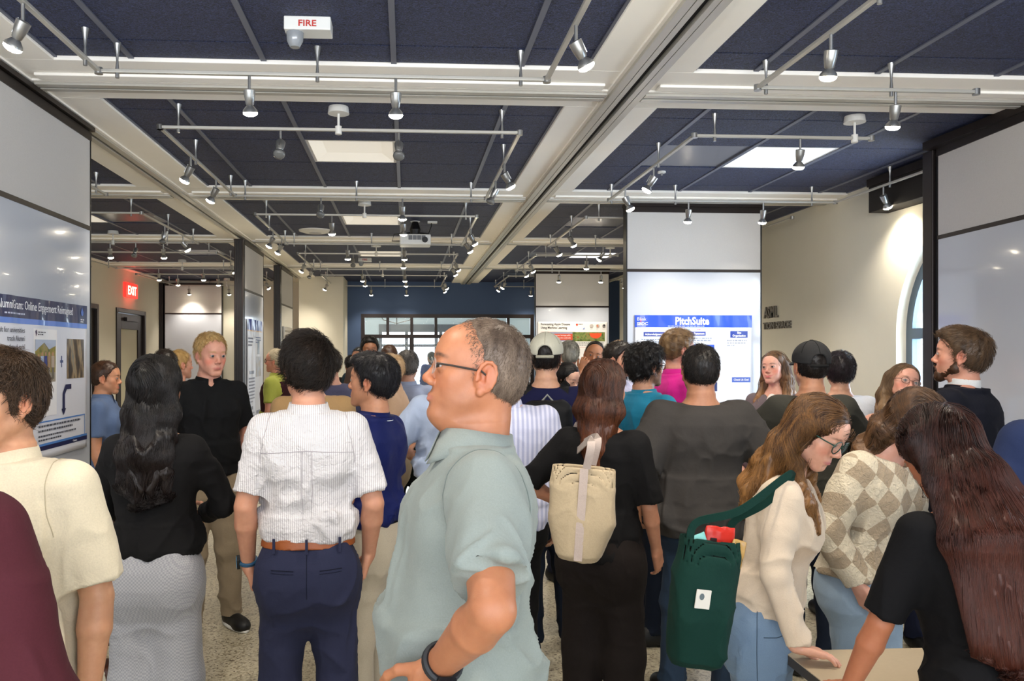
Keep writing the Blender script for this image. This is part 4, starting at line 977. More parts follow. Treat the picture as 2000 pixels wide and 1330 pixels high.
        for sd in (1, -1): g.cone(C.w((sd*.03, -.018, nz-.030)), C.w((sd*sx*.82, -.012, 1.405 if male else 1.385)), .048 if male else .036, .052 if male else .044, .045)
        if not male and s.bust:
            for sd in (1, -1): g.ell(C, (sd*.068, .078, 1.262), (.062*s.bust, .052*s.bust, .062*s.bust), .05)
        if male: 
            for sd in (1, -1): g.ell(C, (sd*.075, .07, 1.30), (.075, .045, .065), .05); g.ell(C, (sd*.08, -.085, 1.33), (.07, .035, .09), .05)
        ar = (1. if male else .87)*sr*(getattr(s, 'armr', 1.))
        for sd in (1, -1):
            a, el, w_, *_ = s.arm[sd]
            if sleeve == 'none': continue
            if sleeve == 'short': g.cone(a, a+(el-a)*1.15, .054*ar, .063*ar, .05, cut=sl_len/1.15)
            elif sleeve == 'elbow': g.cone(a, a+(el-a)*1.1, .064*ar, .055*ar, .035, cut=sl_len/1.1)
            else:
                g.cone(a, lerp(a, el, .5), .055*ar, .054*ar, .05); g.cone(lerp(a, el, .4), el, .055*ar, .050*ar, .015)
                cu = {'long': .97, 'rolled': .30, 'pushed': .62}.get(sleeve, .97); g.cone(el, w_, .049*ar, (.037 if cu > .9 else .047)*ar, .015, cut=cu)
                if sleeve == 'rolled': g.cone(lerp(el, w_, .14), lerp(el, w_, .38), .056*ar, .053*ar, .006, cut=.75)
        nr = (.057 if male else .047)*s.neck if neckr is None else neckr; hN = s.H.w((0, -.025, -.04))
        if collar in ('shirt', 'polo'):
            hgt = .030 if collar == 'shirt' else .02
            a0 = C.w((0, -.022, nz-.01)); dv = npl(hN-a0); 
            g.cone(a0, a0+dv*(hgt+.012), nr+.013, nr+.008, .008, cut=.999)
        # neck hole
        a0 = C.w((0, -.012 if collar else .004, nz-.012)); b0 = s.H.w((0, -.01, -.05)); g.cone(a0 if collar is None else C.w((0, -.014, nz-.004)), b0, nr+(.004 if collar else .004), nr+.010, .004, 's')
        if collar is None: g.ell(C, (0, .035, nz+.004), (.050 if male else .052, .050, .034), .008, 's')
        if vneck: g.cone(C.w((0, .04, nz)), C.w((0, .16, nz-.11)), .036, .008, .006, 's')
        elif collar in ('polo', 'shirt'): g.cone(C.w((0, .05, nz+.02)), C.w((0, .135, nz-.085)), .026, .006, .005, 's')
        P, Q = g.mesh(s.cres, 1); n_ = vnormals(P, Q); q = P
        if fold:
            zz = P[:, 2]; amp = 1+1.1*np.exp(-((zz-(hem+.08))/.10)**2)
            top_ = np.clip((1.44-s.C.inv(P)[:, 2])/.10, .25, 1)
            P = (P+n_*(folds(P, s.seed, fold)*amp*top_)[:, None]).astype(F)
        s.tdisp = lambda V: folds(V, s.seed, fold)*(1+1.1*np.exp(-((V[:, 2]-(hem+.08))/.10)**2))*np.clip((1.44-s.C.inv(V)[:, 2])/.10, .25, 1)
        o = np_mesh(name, P, Q, m, s.root, None, True, s.S); s.tsdf = g
        if collar in ('shirt', 'polo', 'blazer') and s.D < 9:
            # fold-over collar: a sloping band round the neck that opens in front
            k = 36; th = np.linspace(-PI*.5+.22, PI*1.5-.22, k)+PI; rows = []
            base = C.w((0, -.014, nz-.004)); ax = npl(hN-base); xx = npl(C.d((1, 0, 0))-ax*(C.d((1, 0, 0))@ax)); yy = np.cross(ax, xx)
            for r_, z_ in ((nr+.007, .0), (nr+.008, hgt_(collar)), (nr+.013, hgt_(collar)+.003), (nr+.021, hgt_(collar)*.4), (nr+.029, -.006)):
                fr_ = np.sin(th); ext = np.clip(fr_, 0, 1)**3
                rr = r_+ext*(.006 if z_ < .02 else .0); zd = z_-ext*(.040 if z_ < .02 else .012)-.012*np.clip(-0*fr_, 0, 1)
                rows.append(base+np.outer(np.cos(th)*rr*.98, xx)+np.outer(np.sin(th)*rr, yy)+np.outer(zd, ax))
            R_ = np.array(rows); i = np.arange(4)[:, None]*k; j = np.arange(k-1)[None]
            co = np_mesh('collar', R_.reshape(-1, 3), np.stack([i+j, i+j+1, i+k+j+1, i+k+j], -1).reshape(-1, 4), col_m or m, o, None, True, s.S)
            sm = co.modifiers.new('thickness', 'SOLIDIFY'); sm.thickness = .003
        return o
    def pants(s, name, m, wide=1., fold=.007, waist=1.03, hemz=.05, inf=.010, legres=None, skirt=False):
        g = SDF(); T = [(z, a+inf, b+inf, c) for z, a, b, c in s.low]; g.loft(ID, T, 0, .05, z1=waist)
        for sd in (1, -1):
            fx, fy = s.legd.get(sd, (.10, .0)); hip = np.array([sd*.085, -.008, .86]); an = np.array([sd*fx, fy-.01, .06]); kn = lerp(hip, an, .48)+np.array([0, .02, 0])
            g.cone(hip, kn, .088+inf*.3, .064*wide+.002, .075); g.cone(kn, an, .063*wide, .055*wide, .03, cut=(1-(hemz-.03)*1.1))
            s.legd[(sd, 'a')] = an
            g.ell(ID, (sd*.075, -.070, .885), (.074, .052, .10), .085)
        P, Q = g.mesh(max(s.cres, .008) if s.D > 2 else s.cres, 1); n_ = vnormals(P, Q)
        amp = .5+1.2*np.exp(-((P[:, 2]-.12)/.12)**2)+.25*np.exp(-((P[:, 2]-.8)/.07)**2)
        P = (P+n_*(folds(P, s.seed+20, fold, 5, 9)*amp)[:, None]).astype(F); o = np_mesh(name, P, Q, m, s.root, None, True, s.S); s.psdf = g
        s.pdisp = lambda V: folds(V, s.seed+20, fold, 5, 9)*(.5+1.2*np.exp(-((V[:, 2]-.12)/.12)**2)+.25*np.exp(-((V[:, 2]-.8)/.07)**2)); return o
    def seam(s, o, pts, m, r=.0013, name='seam', trousers=False):
        pts = np.array(pts, float); L = np.r_[0, np.cumsum(np.linalg.norm(np.diff(pts, axis=0), axis=1))]; t = np.linspace(0, L[-1], max(4, int(L[-1]/.008)))
        V = np.stack([np.interp(t, L, pts[:, i]) for i in range(3)], 1).astype(F); g = s.psdf if trousers else s.tsdf
        for _ in range(10): d, n = g.grad(V, .003); V = (V-n*np.clip(d, -.03, .03)[:, None]).astype(F)
        V = V+n*((s.pdisp if trousers else s.tdisp)(V)+.0006)[:, None]
        b = MB(); b.tube([tuple(v) for v in V], r, 5, False); return s.mb(name, b, m, o)
    def armhole(s, o, m, sd, r=.0014):
        c = s.C.inv(np.array([s.sh[sd]], F))[0]; s.seam(o, [s.C.w((sd*(s.sx*.93-.018*abs(math.sin(a))*(math.sin(a) > 0)), c[1]+.082*math.cos(a), c[2]-.028+.105*math.sin(a))) for a in np.linspace(-.9, PI+.9, 30)], m, r)
    def belt(s, m, z=1.0, inf=.018, buckle=False):
        g = SDF(); g.loft(ID, [(zz, a+inf, b+inf, c) for zz, a, b, c in s.low], 0, .01, z0=z, z1=z+.036)
        P, Q = g.mesh(s.cres*.8, 1); return np_mesh('belt', P, Q, m, s.root, None, True, s.S)
    def shoes(s, m, sole=None):
        for sd in (1, -1):
            a = s.legd.get((sd, 'a'), np.array([sd*.1, 0, .06])); g = SDF(); fr = Frame(Rz(-sd*.18), (a[0], a[1], 0))
            g.ell(fr, (0, .05, .035), (.046, .145, .050), .01); g.ell(fr, (0, -.03, .06), (.040, .055, .055), .03); g.ell(fr, (0, .13, .03), (.047, .06, .038), .03)
            g.plane((0, 0, .004), (0, 0, -1), .006)
            P, Q = g.mesh(.009, 1); o = np_mesh('shoe', P, Q, m, s.root, None, True, s.S)
            if sole:
                g2 = SDF(); g2.ell(fr, (0, .05, .0), (.052, .152, .06), .01); g2.plane((0, 0, .024), (0, 0, 1), .003); g2.plane((0, 0, .001), (0, 0, -1), .003)
                P, Q = g2.mesh(.009, 1); np_mesh('sole', P, Q, sole, o, None, True, s.S)
    # --- small things worn
    def mb(s, name, b, m, parent=None, sm=True):
        b.v = [tuple(np.array(v)*s.S) for v in b.v]; return b.build(name, m, parent or s.root, sm)
    def glasses(s, color='#16110f', r=.0013, rx=.024, rz_=.019, lens=True, rimless=False, y=.097):
        H = s.H; hk = s.hs; h = lambda *v: tuple(H.w(np.array(v)*hk)); m = mat('spectacle_'+color, color, .3); b = MB()
        for x in (-1, 1):
            if not rimless: b.tube([h(x*.034+rx*math.cos(t), y-.004*abs(math.cos(t))*(1 if math.cos(t)*x > 0 else -.2), .002+rz_*math.sin(t)) for t in np.linspace(0, 2*PI, 20)], r*(2 if s.D > 5 else 1), 6, False)
            b.tube([h(x*.058, y-.006, .008), h(x*.074, .06, .008), h(x*.079, .0, .006), h(x*.077, -.022, -.008)], r*(1.3 if not rimless else 1.5), 6)
        b.tube([h(-.011, y+.002, .004), h(0, y+.006, .007), h(.011, y+.002, .004)], r, 6)
        o = s.mb('spectacles', b, m)
        if rimless:
            for x in (-1, 1):
                b = MB(); b.tube([h(x*.034+rx*math.cos(t), y-.004*abs(math.cos(t)), .002+rz_*math.sin(t)) for t in np.linspace(0, 2*PI, 20)], .0006, 5, False); s.mb('lens_edge', b, mat('lens_edge', '#b8bfc2', .1, metal=.4), o)
        if lens and s.D < 5.5:
            for x in (-1, 1):
                b = MB(); n_ = 20; b.add([h(x*.034+rx*.97*math.cos(t), y-.001-.003*abs(math.cos(t)), .002+rz_*.97*math.sin(t)) for t in np.linspace(0, 2*PI, n_, endpoint=False)], [tuple(range(n_))])
                s.mb('lens', b, mat('spectacle_lens', '#eef4f6', .03, spec=.8, alpha=.10), o)
        return o
    def watch(s, sd, band='#1b2028', face='#2a5a9a', rr=.031, at=.93):
        a, el, w_, pn, *_ = s.arm[sd]; c = lerp(el, w_, at); ax = npl(w_-el); u = npl(np.cross(ax, (0.2, .9, .1))); v = np.cross(ax, u); b = MB()
        b.tube([tuple(c+(u*math.cos(t)+v*math.sin(t))*rr) for t in np.linspace(0, 2*PI, 25)], .006, 6, False)
        b2 = MB().tube([tuple(c+ax*q+(u*math.cos(t)+v*math.sin(t))*rr) for q in (-.005,) for t in np.linspace(0, 2*PI, 25)], .006, 6, False)
        o = s.mb('watch_strap', b, mat('strap_'+band, band, .6)); s.mb('watch_strap', b2, mat('strap_'+band, band, .6)); 
        bk = npl(-np.asarray(pn, float)); bk = npl(bk-ax*(bk@ax)); t_ = np.cross(ax, bk); p = c+bk*(rr+.004); b = MB()
        M = Matrix([[*t_[:1], bk[0], ax[0], p[0]], [t_[1], bk[1], ax[1], p[1]], [t_[2], bk[2], ax[2], p[2]], [0, 0, 0, 1]])
        b.box(-.018, -.006, -.019, .018, .006, .019, M); s.mb('watch_case', b, mat('watch_case', '#2a2c30', .25, metal=.7))
        b = MB().box(-.015, .006, -.016, .015, .0075, .016, M); s.mb('watch_face', b, mat('watch_'+face, face, .15, emit=face, estr=.3)); return o
def hgt_(c): return {'shirt': .046, 'polo': .036, 'blazer': .024}[c]

# ================================================================== the people
def hang(s, L=None, R=None, **k):
    s.set_arm(1, **(R or {})); s.set_arm(-1, **(L or {}))
khaki = cloth('khaki_trousers', '#8f7f68'); stone = cloth('stone_trousers', '#b5aa96'); blackc = cloth('black_fabric', '#0e0d0e'); jeans_d = cloth('dark_denim', '#18202f', weave=900); jeans_m = cloth('mid_denim', '#28384c', weave=900)
jeans_l = cloth('light_denim', '#6d8299', weave=900, bump=.25); jeans_p = cloth('pale_denim', '#8fa2b4', weave=900); navyc = cloth('navy_fabric', '#1a1f33'); shoeb = mat('black_shoe', '#0f0f11', .5); soleg = mat('shoe_sole', '#3a3a3c', .7)
leather = mat('tan_leather', '#8a4a22', .45, bump=.1, bscale=60)

# --- the man in the middle
p = Person('broad man in pale sage green short-sleeved shirt and rimless glasses looking up to the left', 912, 1.79, H=1.765, rz=93, bw=1.10, bd=1.0, belly=.045, head=(0, 9, 0), skin='#b17553', seed=3, neck=1.16, hs=1.03)
p.armr = 1.02
p.set_arm(-1, tgt=(-.235, .085, 1.075), hint=(-1, -.12, -.1), pn=(1, .3, -.2), curl=.55, hf=(.3, .5, -1)); p.set_arm(1, up=(.14, -.05, -1), fo=(0, .1, -1))
p.body(rosy=.12, stubble=.12, double_chin=1.0, earr=1.12, brow='#3a2c24', lips='#a9675a', gaze=(.5, 0))
p.hair(color='#43342a', color2='#8f7c6b', t=.0018, length=.0065, noise=.001, n=20000, rad=.0005, recede=.016, grey=.35, back=-.085)
sage = cloth('sage_shirt', '#868e8a', weave=700); seam_s = cloth('sage_seam', '#6f7875')
o = p.top('shirt', sage, collar='shirt', tuck=False, hem=.86, flare=.018, inf=.012, fold=.017, sr=1.18, sl_len=.78); p.armhole(o, seam_s, -1)
p.pants('trousers', cloth('charcoal_trousers', '#23252b')); p.shoes(shoeb, soleg)
p.glasses('#3a322e', .0017, rimless=True, rz_=.017); p.watch(-1, '#22252a', '#cfcfc8', .036)

# --- seersucker shirt, seen from the back
p = Person('man in white seersucker short-sleeved shirt, tan leather belt and navy trousers, back to camera', 603, 2.95, H=1.75, rz=4, bw=.93, head=(22, 0, 0), skin='#c68f74', seed=5, legs={1: (.125, .0), -1: (.135, .0)})
p.set_arm(-1, tgt=(-.225, .06, .90), hint=(-.5, -1, 0), hf=(.25, .1, -1), curl=.3); p.set_arm(1, tgt=(.222, .09, .92), hint=(.5, -1, 0), hf=(-.25, .1, -1), curl=.3)
p.body(earr=1.05)
p.hair(color='#15100d', color2='#33271f', t=.020, length=.045, top=.012, comb=(-.6, -.2, .2), back=-.072)
o = p.top('shirt', cloth('seersucker', '#dedcde', stripe=(44, '#b9b5ba', .25, .75), bump=.3, bscale=60), collar='shirt', hem=1.035, blouse=.016, sl_len=.82, fold=.009, sr=1.02)
sg = cloth('grey_seam', '#a5a1a6'); p.seam(o, [(-.165, -.10, 1.335), (0, -.14, 1.345), (.165, -.10, 1.335)], sg)
for x_ in (-.017, .017): p.seam(o, [(x_, -.14, 1.343), (x_*1.1, -.14, 1.20), (x_*.8, -.14, 1.10)], sg, .001)
p.armhole(o, sg, -1, .001); p.armhole(o, sg, 1, .001)
po = p.pants('trousers', cloth('navy_chinos', '#282b42', weave=800), wide=1.08, fold=.012, waist=1.030); p.belt(leather, .994, .025); ns = cloth('navy_seam', '#151726')
p.seam(po, [(0, -.16, .99), (0, -.16, .90), (0, -.15, .82)], ns, .0011, 'centre_seam', True)
for x_ in (-1, 1):
    p.seam(po, [(x_*.045, -.15, .925), (x_*.125, -.14, .93)], ns, .0016, 'back_pocket', True); p.seam(po, [(x_*.045, -.15, .914), (x_*.125, -.14, .919)], ns, .001, 'back_pocket', True)
for x_ in (-.115, 0, .115): b = MB(); b.box(x_-.0045, -.1585+abs(x_)*.24, .985, x_+.0045, -.146+abs(x_)*.24, 1.036); p.mb('belt_loop', b, cloth('navy_chinos', '#282b42'), po, False)
p.shoes(shoeb); p.glasses('#2a2a30'); p.watch(-1, '#1d4a6a', '#3f7aa0', .031)

# --- long black hair, black jacket, check trousers
p = Person('woman with long wavy black hair, black jacket and pale checked trousers, back to camera', 304, 3.05, H=1.67, rz=-4, male=False, bw=1.02, skin='#c08a6c', seed=8, head=(-14, -2, 0))
p.set_arm(1, tgt=(.12, .26, 1.08), hint=(1, -.6, -.3)); p.set_arm(-1, tgt=(-.12, .26, 1.05), hint=(-1, -.6, -.3))
p.body(); p.hair(color='#070505', color2='#1c1210', t=.018, long=dict(z=1.22, w=.085, th=.030), length=.34, wave=.9, n=9000, rad=.0011)
p.top('jacket', cloth('black_jacket', '#100f10'), sleeve='long', hem=.985, tuck=False, inf=.016, sr=1.08, fold=.007, bust=1)
p.pants('trousers', cloth('pale_check', '#a3a3a6', check=(150, '#8f8f95')), wide=1.42, waist=1.06, fold=.008); p.shoes(shoeb)

# --- fair haired man in the black polo
p = Person('fair haired man in black polo shirt and khaki trousers facing the room', 408, 4.84, H=1.81, rz=207, skin='#cf9781', seed=11, head=(12, -8, 0), legs={1: (.10, .02), -1: (.15, -.05)}, hs=1.02)
p.set_arm(-1, up=(.22, -.1, -1), fo=(-.05, .35, -1)); p.set_arm(1, tgt=(.18, .22, 1.05), hint=(1, -.6, 0), curl=.5)
p.body(rosy=.42, brow='#b08a5c', lips='#b0605a', iris='#33464e', earr=1.08)
p.hair(color='#a8824c', color2='#dcc08a', t=.012, length=.026, comb=(0, .8, -.2), recede=.012)
p.top('polo_shirt', cloth('black_polo', '#0f1012', weave=700), collar='polo', hem=.93, tuck=False, flare=.012, sl_len=.75)
p.pants('trousers', khaki, wide=1.12, fold=.011); p.shoes(shoeb, mat('white_rubber', '#d6d6d2', .6))

# --- navy polo man in profile
p = Person('dark haired man in navy polo shirt with white collar stripe and stone trousers, facing left', 724, 3.5, H=1.68, rz=62, skin='#c18a6a', seed=13, head=(10, 3, 0), bw=1.0)
hang(p, L=dict(up=(.14, .05, -1), fo=(-.1, .55, -1)), R=dict(up=(.14, .05, -1), fo=(0, .6, -1)))
p.body(earr=1.05); p.hair(color='#0c0a0b', color2='#1e1c24', t=.020, length=.032, top=.008, comb=(0, -.2, -.2))
o = p.top('polo_shirt', cloth('navy_polo', '#101a52', weave=700, rough=.6), collar='polo', hem=1.0, blouse=.022, sl_len=.8)
p.pants('trousers', stone, wide=1.1, fold=.010); p.belt(blackc, .995); p.shoes(shoeb)
b = MB(); C = p.C; b.tube([tuple(C.w((.0895*math.cos(t), -.016+.0895*math.sin(t), 1.457-.016*max(0, math.sin(t))))) for t in np.linspace(PI*.62, PI*2.38, 26)], .0022, 6, False); p.mb('collar_stripe', b, mat('white_piping', '#e6e8ee', .7), o)

# --- cream shirt at the left edge
p = Person('man in cream short-sleeved button shirt with smartwatch, cut by the left edge', 8, 1.97, H=1.69, rz=168, bw=1.05, skin='#cf9a78', seed=17, head=(-14, -4, 0))
p.set_arm(-1, up=(.24, -.02, -1), fo=(-.02, .12, -1), curl=.4); p.set_arm(1)
p.body(brow='#4a3524'); p.hair(color='#2e2117', color2='#5a4330', t=.014)
cs = cloth('cream_linen', '#d8ccb2', weave=500, bump=.25)
o = p.top('shirt', cs, collar='shirt', tuck=False, hem=.86, flare=.02, sr=1.25, sl_len=.86, inf=.02, fold=.018); p.armhole(o, cloth('cream_seam', '#b5a98e'), -1)
p.pants('trousers', stone); p.shoes(shoeb); p.watch(-1, '#23262c', '#2f6fb8', .033)
P_, Q_ = np.mgrid[0:1:9j, 0:1:9j].reshape(2, -1); pts = np.stack([-.135+.11*P_, .30+0*P_, 1.23+.125*Q_], 1)
for _ in range(12): d_, n_ = p.tsdf.grad(pts.astype(F)); pts = pts-n_*(d_-.009)[:, None]*.9
i_ = np.arange(8)[:, None]*9; j_ = np.arange(8)[None]; o2 = np_mesh('chest_pocket', pts, np.stack([i_+j_, i_+j_+1, i_+9+j_+1, i_+9+j_], -1).reshape(-1, 4), cs, o, None, True, p.S)
sm_ = o2.modifiers.new('thickness', 'SOLIDIFY'); sm_.thickness = .004

# --- maroon jacket, nearest at the left
p = Person('person in maroon cotton jacket, back to camera at the lower left corner', -205, 1.36, H=1.73, rz=-14, bw=1.12, skin='#b98a6c', seed=19)
p.set_arm(1, up=(.34, .02, -1), fo=(.18, .10, -1)); p.set_arm(-1)
p.body(); p.hair(color='#2a1e18', t=.014); mr = cloth('maroon_cotton', '#4a1f27', weave=600, bump=.2)
o = p.top('jacket', mr, sleeve='long', collar='shirt', tuck=False, hem=.88, inf=.026, sr=1.22, fold=.010); p.armhole(o, cloth('maroon_seam', '#2c1016'), 1, .002); p.seam(o, [(-.16, -.12, 1.33), (0, -.16, 1.34), (.17, -.10, 1.33)], cloth('maroon_seam', '#2c1016'), .0016); p.pants('trousers', jeans_d); p.shoes(shoeb)

# --- woman with the green tote, leaning on the table
p = Person('woman in cream long-sleeved top and round glasses leaning one hand on the table', 1490, 2.62, H=1.585, rz=-120, male=False, bw=1.05, lean=13, skin='#d09c84', seed=23, head=(-20, -19, 0), bust=1.12)
p.set_arm(1, tgt=(.235, .13, .90), hint=(.6, -1, -.2), pn=(.0, .25, -1), curl=.22, hf=(-.35, 1, -.25), thumb=.2); p.set_arm(-1, up=(.02, -.15, -1), fo=(-.1, -.05, -1))
p.body(rosy=.25, brow='#4a3020', smile=0, lips='#b4646a', gaze=(0, -.3), armk=.86)
p.hair(color='#2c1a11', color2='#a0703c', t=.013, long=dict(z=1.28, w=.10, th=.028, front=(1, -1), fz=1.30), length=.25, wave=1.1, n=9000, rad=.0008)
p.top('top', cloth('oatmeal_jersey', '#cbb8a2', weave=800, bump=.2), sleeve='long', hem=.955, inf=.010, fold=.011, bust=1.12, tuck=False, sr=1.12)
po = p.pants('jeans', jeans_l, wide=1.3, waist=1.02, fold=.012); js = cloth('denim_stitch', '#3f4f60'); p.shoes(shoeb)
p.seam(po, [(.19, .0, 1.0), (.20, .0, .85), (.16, .0, .5), (.13, 0, .2)], js, .0014, 'side_seam', True); p.seam(po, [(.06, .14, .985), (.09, .13, .93), (.17, .06, .90), (.19, .02, .90)], js, .0016, 'front_pocket', True); p.seam(po, [(0, .16, 1.0), (0, .16, .88)], js, .0014, 'fly_seam', True)
p.glasses('#1c3a30', .0019, .0265, .0235)
PW = p

# --- auburn hair, foreground right
p = Person('woman with very long auburn hair, black half-sleeved top and grey trousers, leaning over the table', 1948, 1.88, H=1.585, rz=8, male=False, bw=1.12, lean=14, side=1, skin='#a8694a', seed=29, head=(6, -20, 0))
p.set_arm(-1, tgt=(-.27, .25, .865), hint=(-.8, -1, 0), pn=(0, -.2, -1), hf=(.1, 1, -.2), curl=.15); p.set_arm(1, tgt=(.36, .36, .86), hint=(1, -1, 0), pn=(0, -.2, -1), hf=(0, 1, -.2), curl=.2)
p.body(); p.hair(color='#170906', color2='#4c2114', t=.016, long=dict(z=1.10, w=.150, y=-.145, th=.040), length=.42, wave=.15, n=16000, rad=.0009)
p.top('top', cloth('black_rib_knit', '#0b0a0c', weave=600), sleeve='elbow', hem=.985, tuck=False, inf=.007, fold=.004, sl_len=.90, sr=1.05)
po = p.pants('trousers', cloth('grey_suiting', '#6f6c68', weave=700), waist=1.03, wide=1.15, fold=.006); p.seam(po, [(.045, -.15, .93), (.125, -.13, .925)], cloth('grey_suit_seam', '#3c3a38'), .002, 'back_pocket', True); p.seam(po, [(-.125, -.13, .925), (-.045, -.15, .93)], cloth('grey_suit_seam', '#3c3a38'), .002, 'back_pocket', True); p.shoes(shoeb)

# --- argyle sweater behind the table
p = Person('person with curly brown hair and cream argyle sweater, hands in pale jeans pockets', 1692, 3.05, H=1.60, rz=206, male=False, bw=1.12, lean=12, skin='#d39e88', seed=31, head=(14, -34, 0))
p.set_arm(1, tgt=(.20, .10, .93), hint=(1, -1, 0), hf=(-.3, .3, -1)); p.set_arm(-1, tgt=(-.20, .12, .93), hint=(-1, -1, 0), hf=(.3, .3, -1))
p.body(rosy=.4, brow='#5a4030'); p.hair(color='#2c1c12', color2='#7a5636', t=.024, long=dict(z=1.40, w=.09, th=.030, y=-.10), length=.12, wave=2.2, n=6000, rad=.0011)
arg = cloth('argyle_knit', '#c9bda6', bump=.35, bscale=90, weave=300)
nt = arg.node_tree; bs = nt.nodes['Principled BSDF']; lk = [l for l in nt.links if l.to_socket == bs.inputs['Base Color']][0].from_socket
tc_ = nt.nodes.new('ShaderNodeTexCoord'); mp_ = nt.nodes.new('ShaderNodeMapping'); mp_.inputs['Rotation'].default_value = (0, math.radians(45), 0); mp_.inputs['Scale'].default_value = (1.25, .0, .9); nt.links.new(tc_.outputs['Object'], mp_.inputs[0])
ck_ = nt.nodes.new('ShaderNodeTexChecker'); ck_.inputs['Scale'].default_value = 15; nt.links.new(mp_.outputs[0], ck_.inputs[0])
mm = nt.nodes.new('ShaderNodeMix'); mm.data_type = 'RGBA'; nt.links.new(ck_.outputs[1], mm.inputs[0]); nt.links.new(lk, mm.inputs[6]); mm.inputs[7].default_value = lin('#a08f78'); nt.links.new(mm.outputs[2], bs.inputs['Base Color'])
p.top('sweater', arg, sleeve='long', hem=.945, tuck=False, inf=.026, sr=1.45, fold=.010, bust=.9); p.pants('jeans', jeans_p, wide=1.2); p.shoes(shoeb)

# --- grey T-shirt, big man
p = Person('heavyset man in dark grey T-shirt and blue jeans, back to camera before the PitchSuite panel', 1366, 3.92, H=1.72, rz=-2, bw=1.2, bd=1.2, skin='#b07c5e', seed=37, neck=1.18, hs=1.06, head=(-6, 0, 0), legs={1: (.15, 0), -1: (.14, 0)})
p.armr = 1.2
p.set_arm(-1, tgt=(-.30, .08, .95), hint=(-.6, -1, 0), hf=(.2, .3, -1)); p.set_arm(1, tgt=(.33, .12, .98), hint=(.6, -1, 0), hf=(-.1, .5, -1))
p.body(earr=1.1); p.hair(color='#0d0b0b', color2='#2e2723', t=.010, length=.022)
p.top('t_shirt', cloth('charcoal_tee', '#3a3735', weave=700), hem=.83, tuck=False, flare=.022, inf=.022, sl_len=.95, fold=.014, sr=1.2)
p.pants('jeans', jeans_m, wide=1.15, fold=.012); p.shoes(shoeb, mat('white_rubber', '#d6d6d2', .6))

# --- teal polo with curly black hair
p = Person('man with thick curly black hair, glasses and teal polo shirt facing right', 1262, 4.7, H=1.73, rz=-66, skin='#c08e72', seed=41, bw=1.12, head=(-4, 0, 0), legs={1: (.08, 0), -1: (.1, .08)})
hang(p); p.body(stubble=.6, earr=1.0); p.hair(color='#0b0908', color2='#241d1c', t=.034, length=.05, noise=.016, top=.004, back=-.085)
p.top('polo_shirt', cloth('teal_polo', '#1a7596', weave=700, rough=.7), collar='polo', hem=.86, tuck=False, flare=.01, inf=.015); p.pants('jeans', jeans_d); p.shoes(shoeb); p.glasses('#12100f', .002)

p = Person('tall man with brown hair, dark beard and glasses in magenta shirt, behind the teal polo', 1322, 5.4, H=1.84, rz=-78, skin='#c98f78', seed=43, head=(0, -4, 0))
hang(p); p.body(rosy=.3, brow='#5a4028'); p.beardo('#3c1f1c', .014); p.hair(color='#4a3420', color2='#9a7a52', t=.022, length=.04, top=.012, comb=(0, 1, .3)); p.top('shirt', cloth('magenta_shirt', '#c81e86'), collar='shirt', sleeve='long', hem=.86, tuck=False)
p.pants('trousers', navyc); p.shoes(shoeb); p.glasses('#14100f', .002)

# --- blurred woman with the canvas tote
p = Person('woman with auburn ponytail in black top and black trousers carrying a canvas tote', 1176, 3.3, H=1.66, rz=-34, male=False, bw=1.0, skin='#b88266', seed=47, head=(-14, -6, 0))
p.set_arm(-1, tgt=(-.20, .10, 1.08), hint=(-1, -.8, 0), curl=.6); p.set_arm(1, up=(.2, .1, -1), fo=(0, .5, -1))
p.body(); p.hair(color='#24130c', color2='#6a3a20', t=.012, long=dict(z=1.26, w=.035, th=.026, y=-.11), length=.25, wave=.4, n=5000)
p.top('top', blackc, sleeve='elbow', hem=.90, tuck=False, inf=.014, sr=1.15, sl_len=.92); p.pants('trousers', cloth('brown_black_trousers', '#17110f'), wide=1.4, waist=1.04); p.shoes(shoeb); PT = p

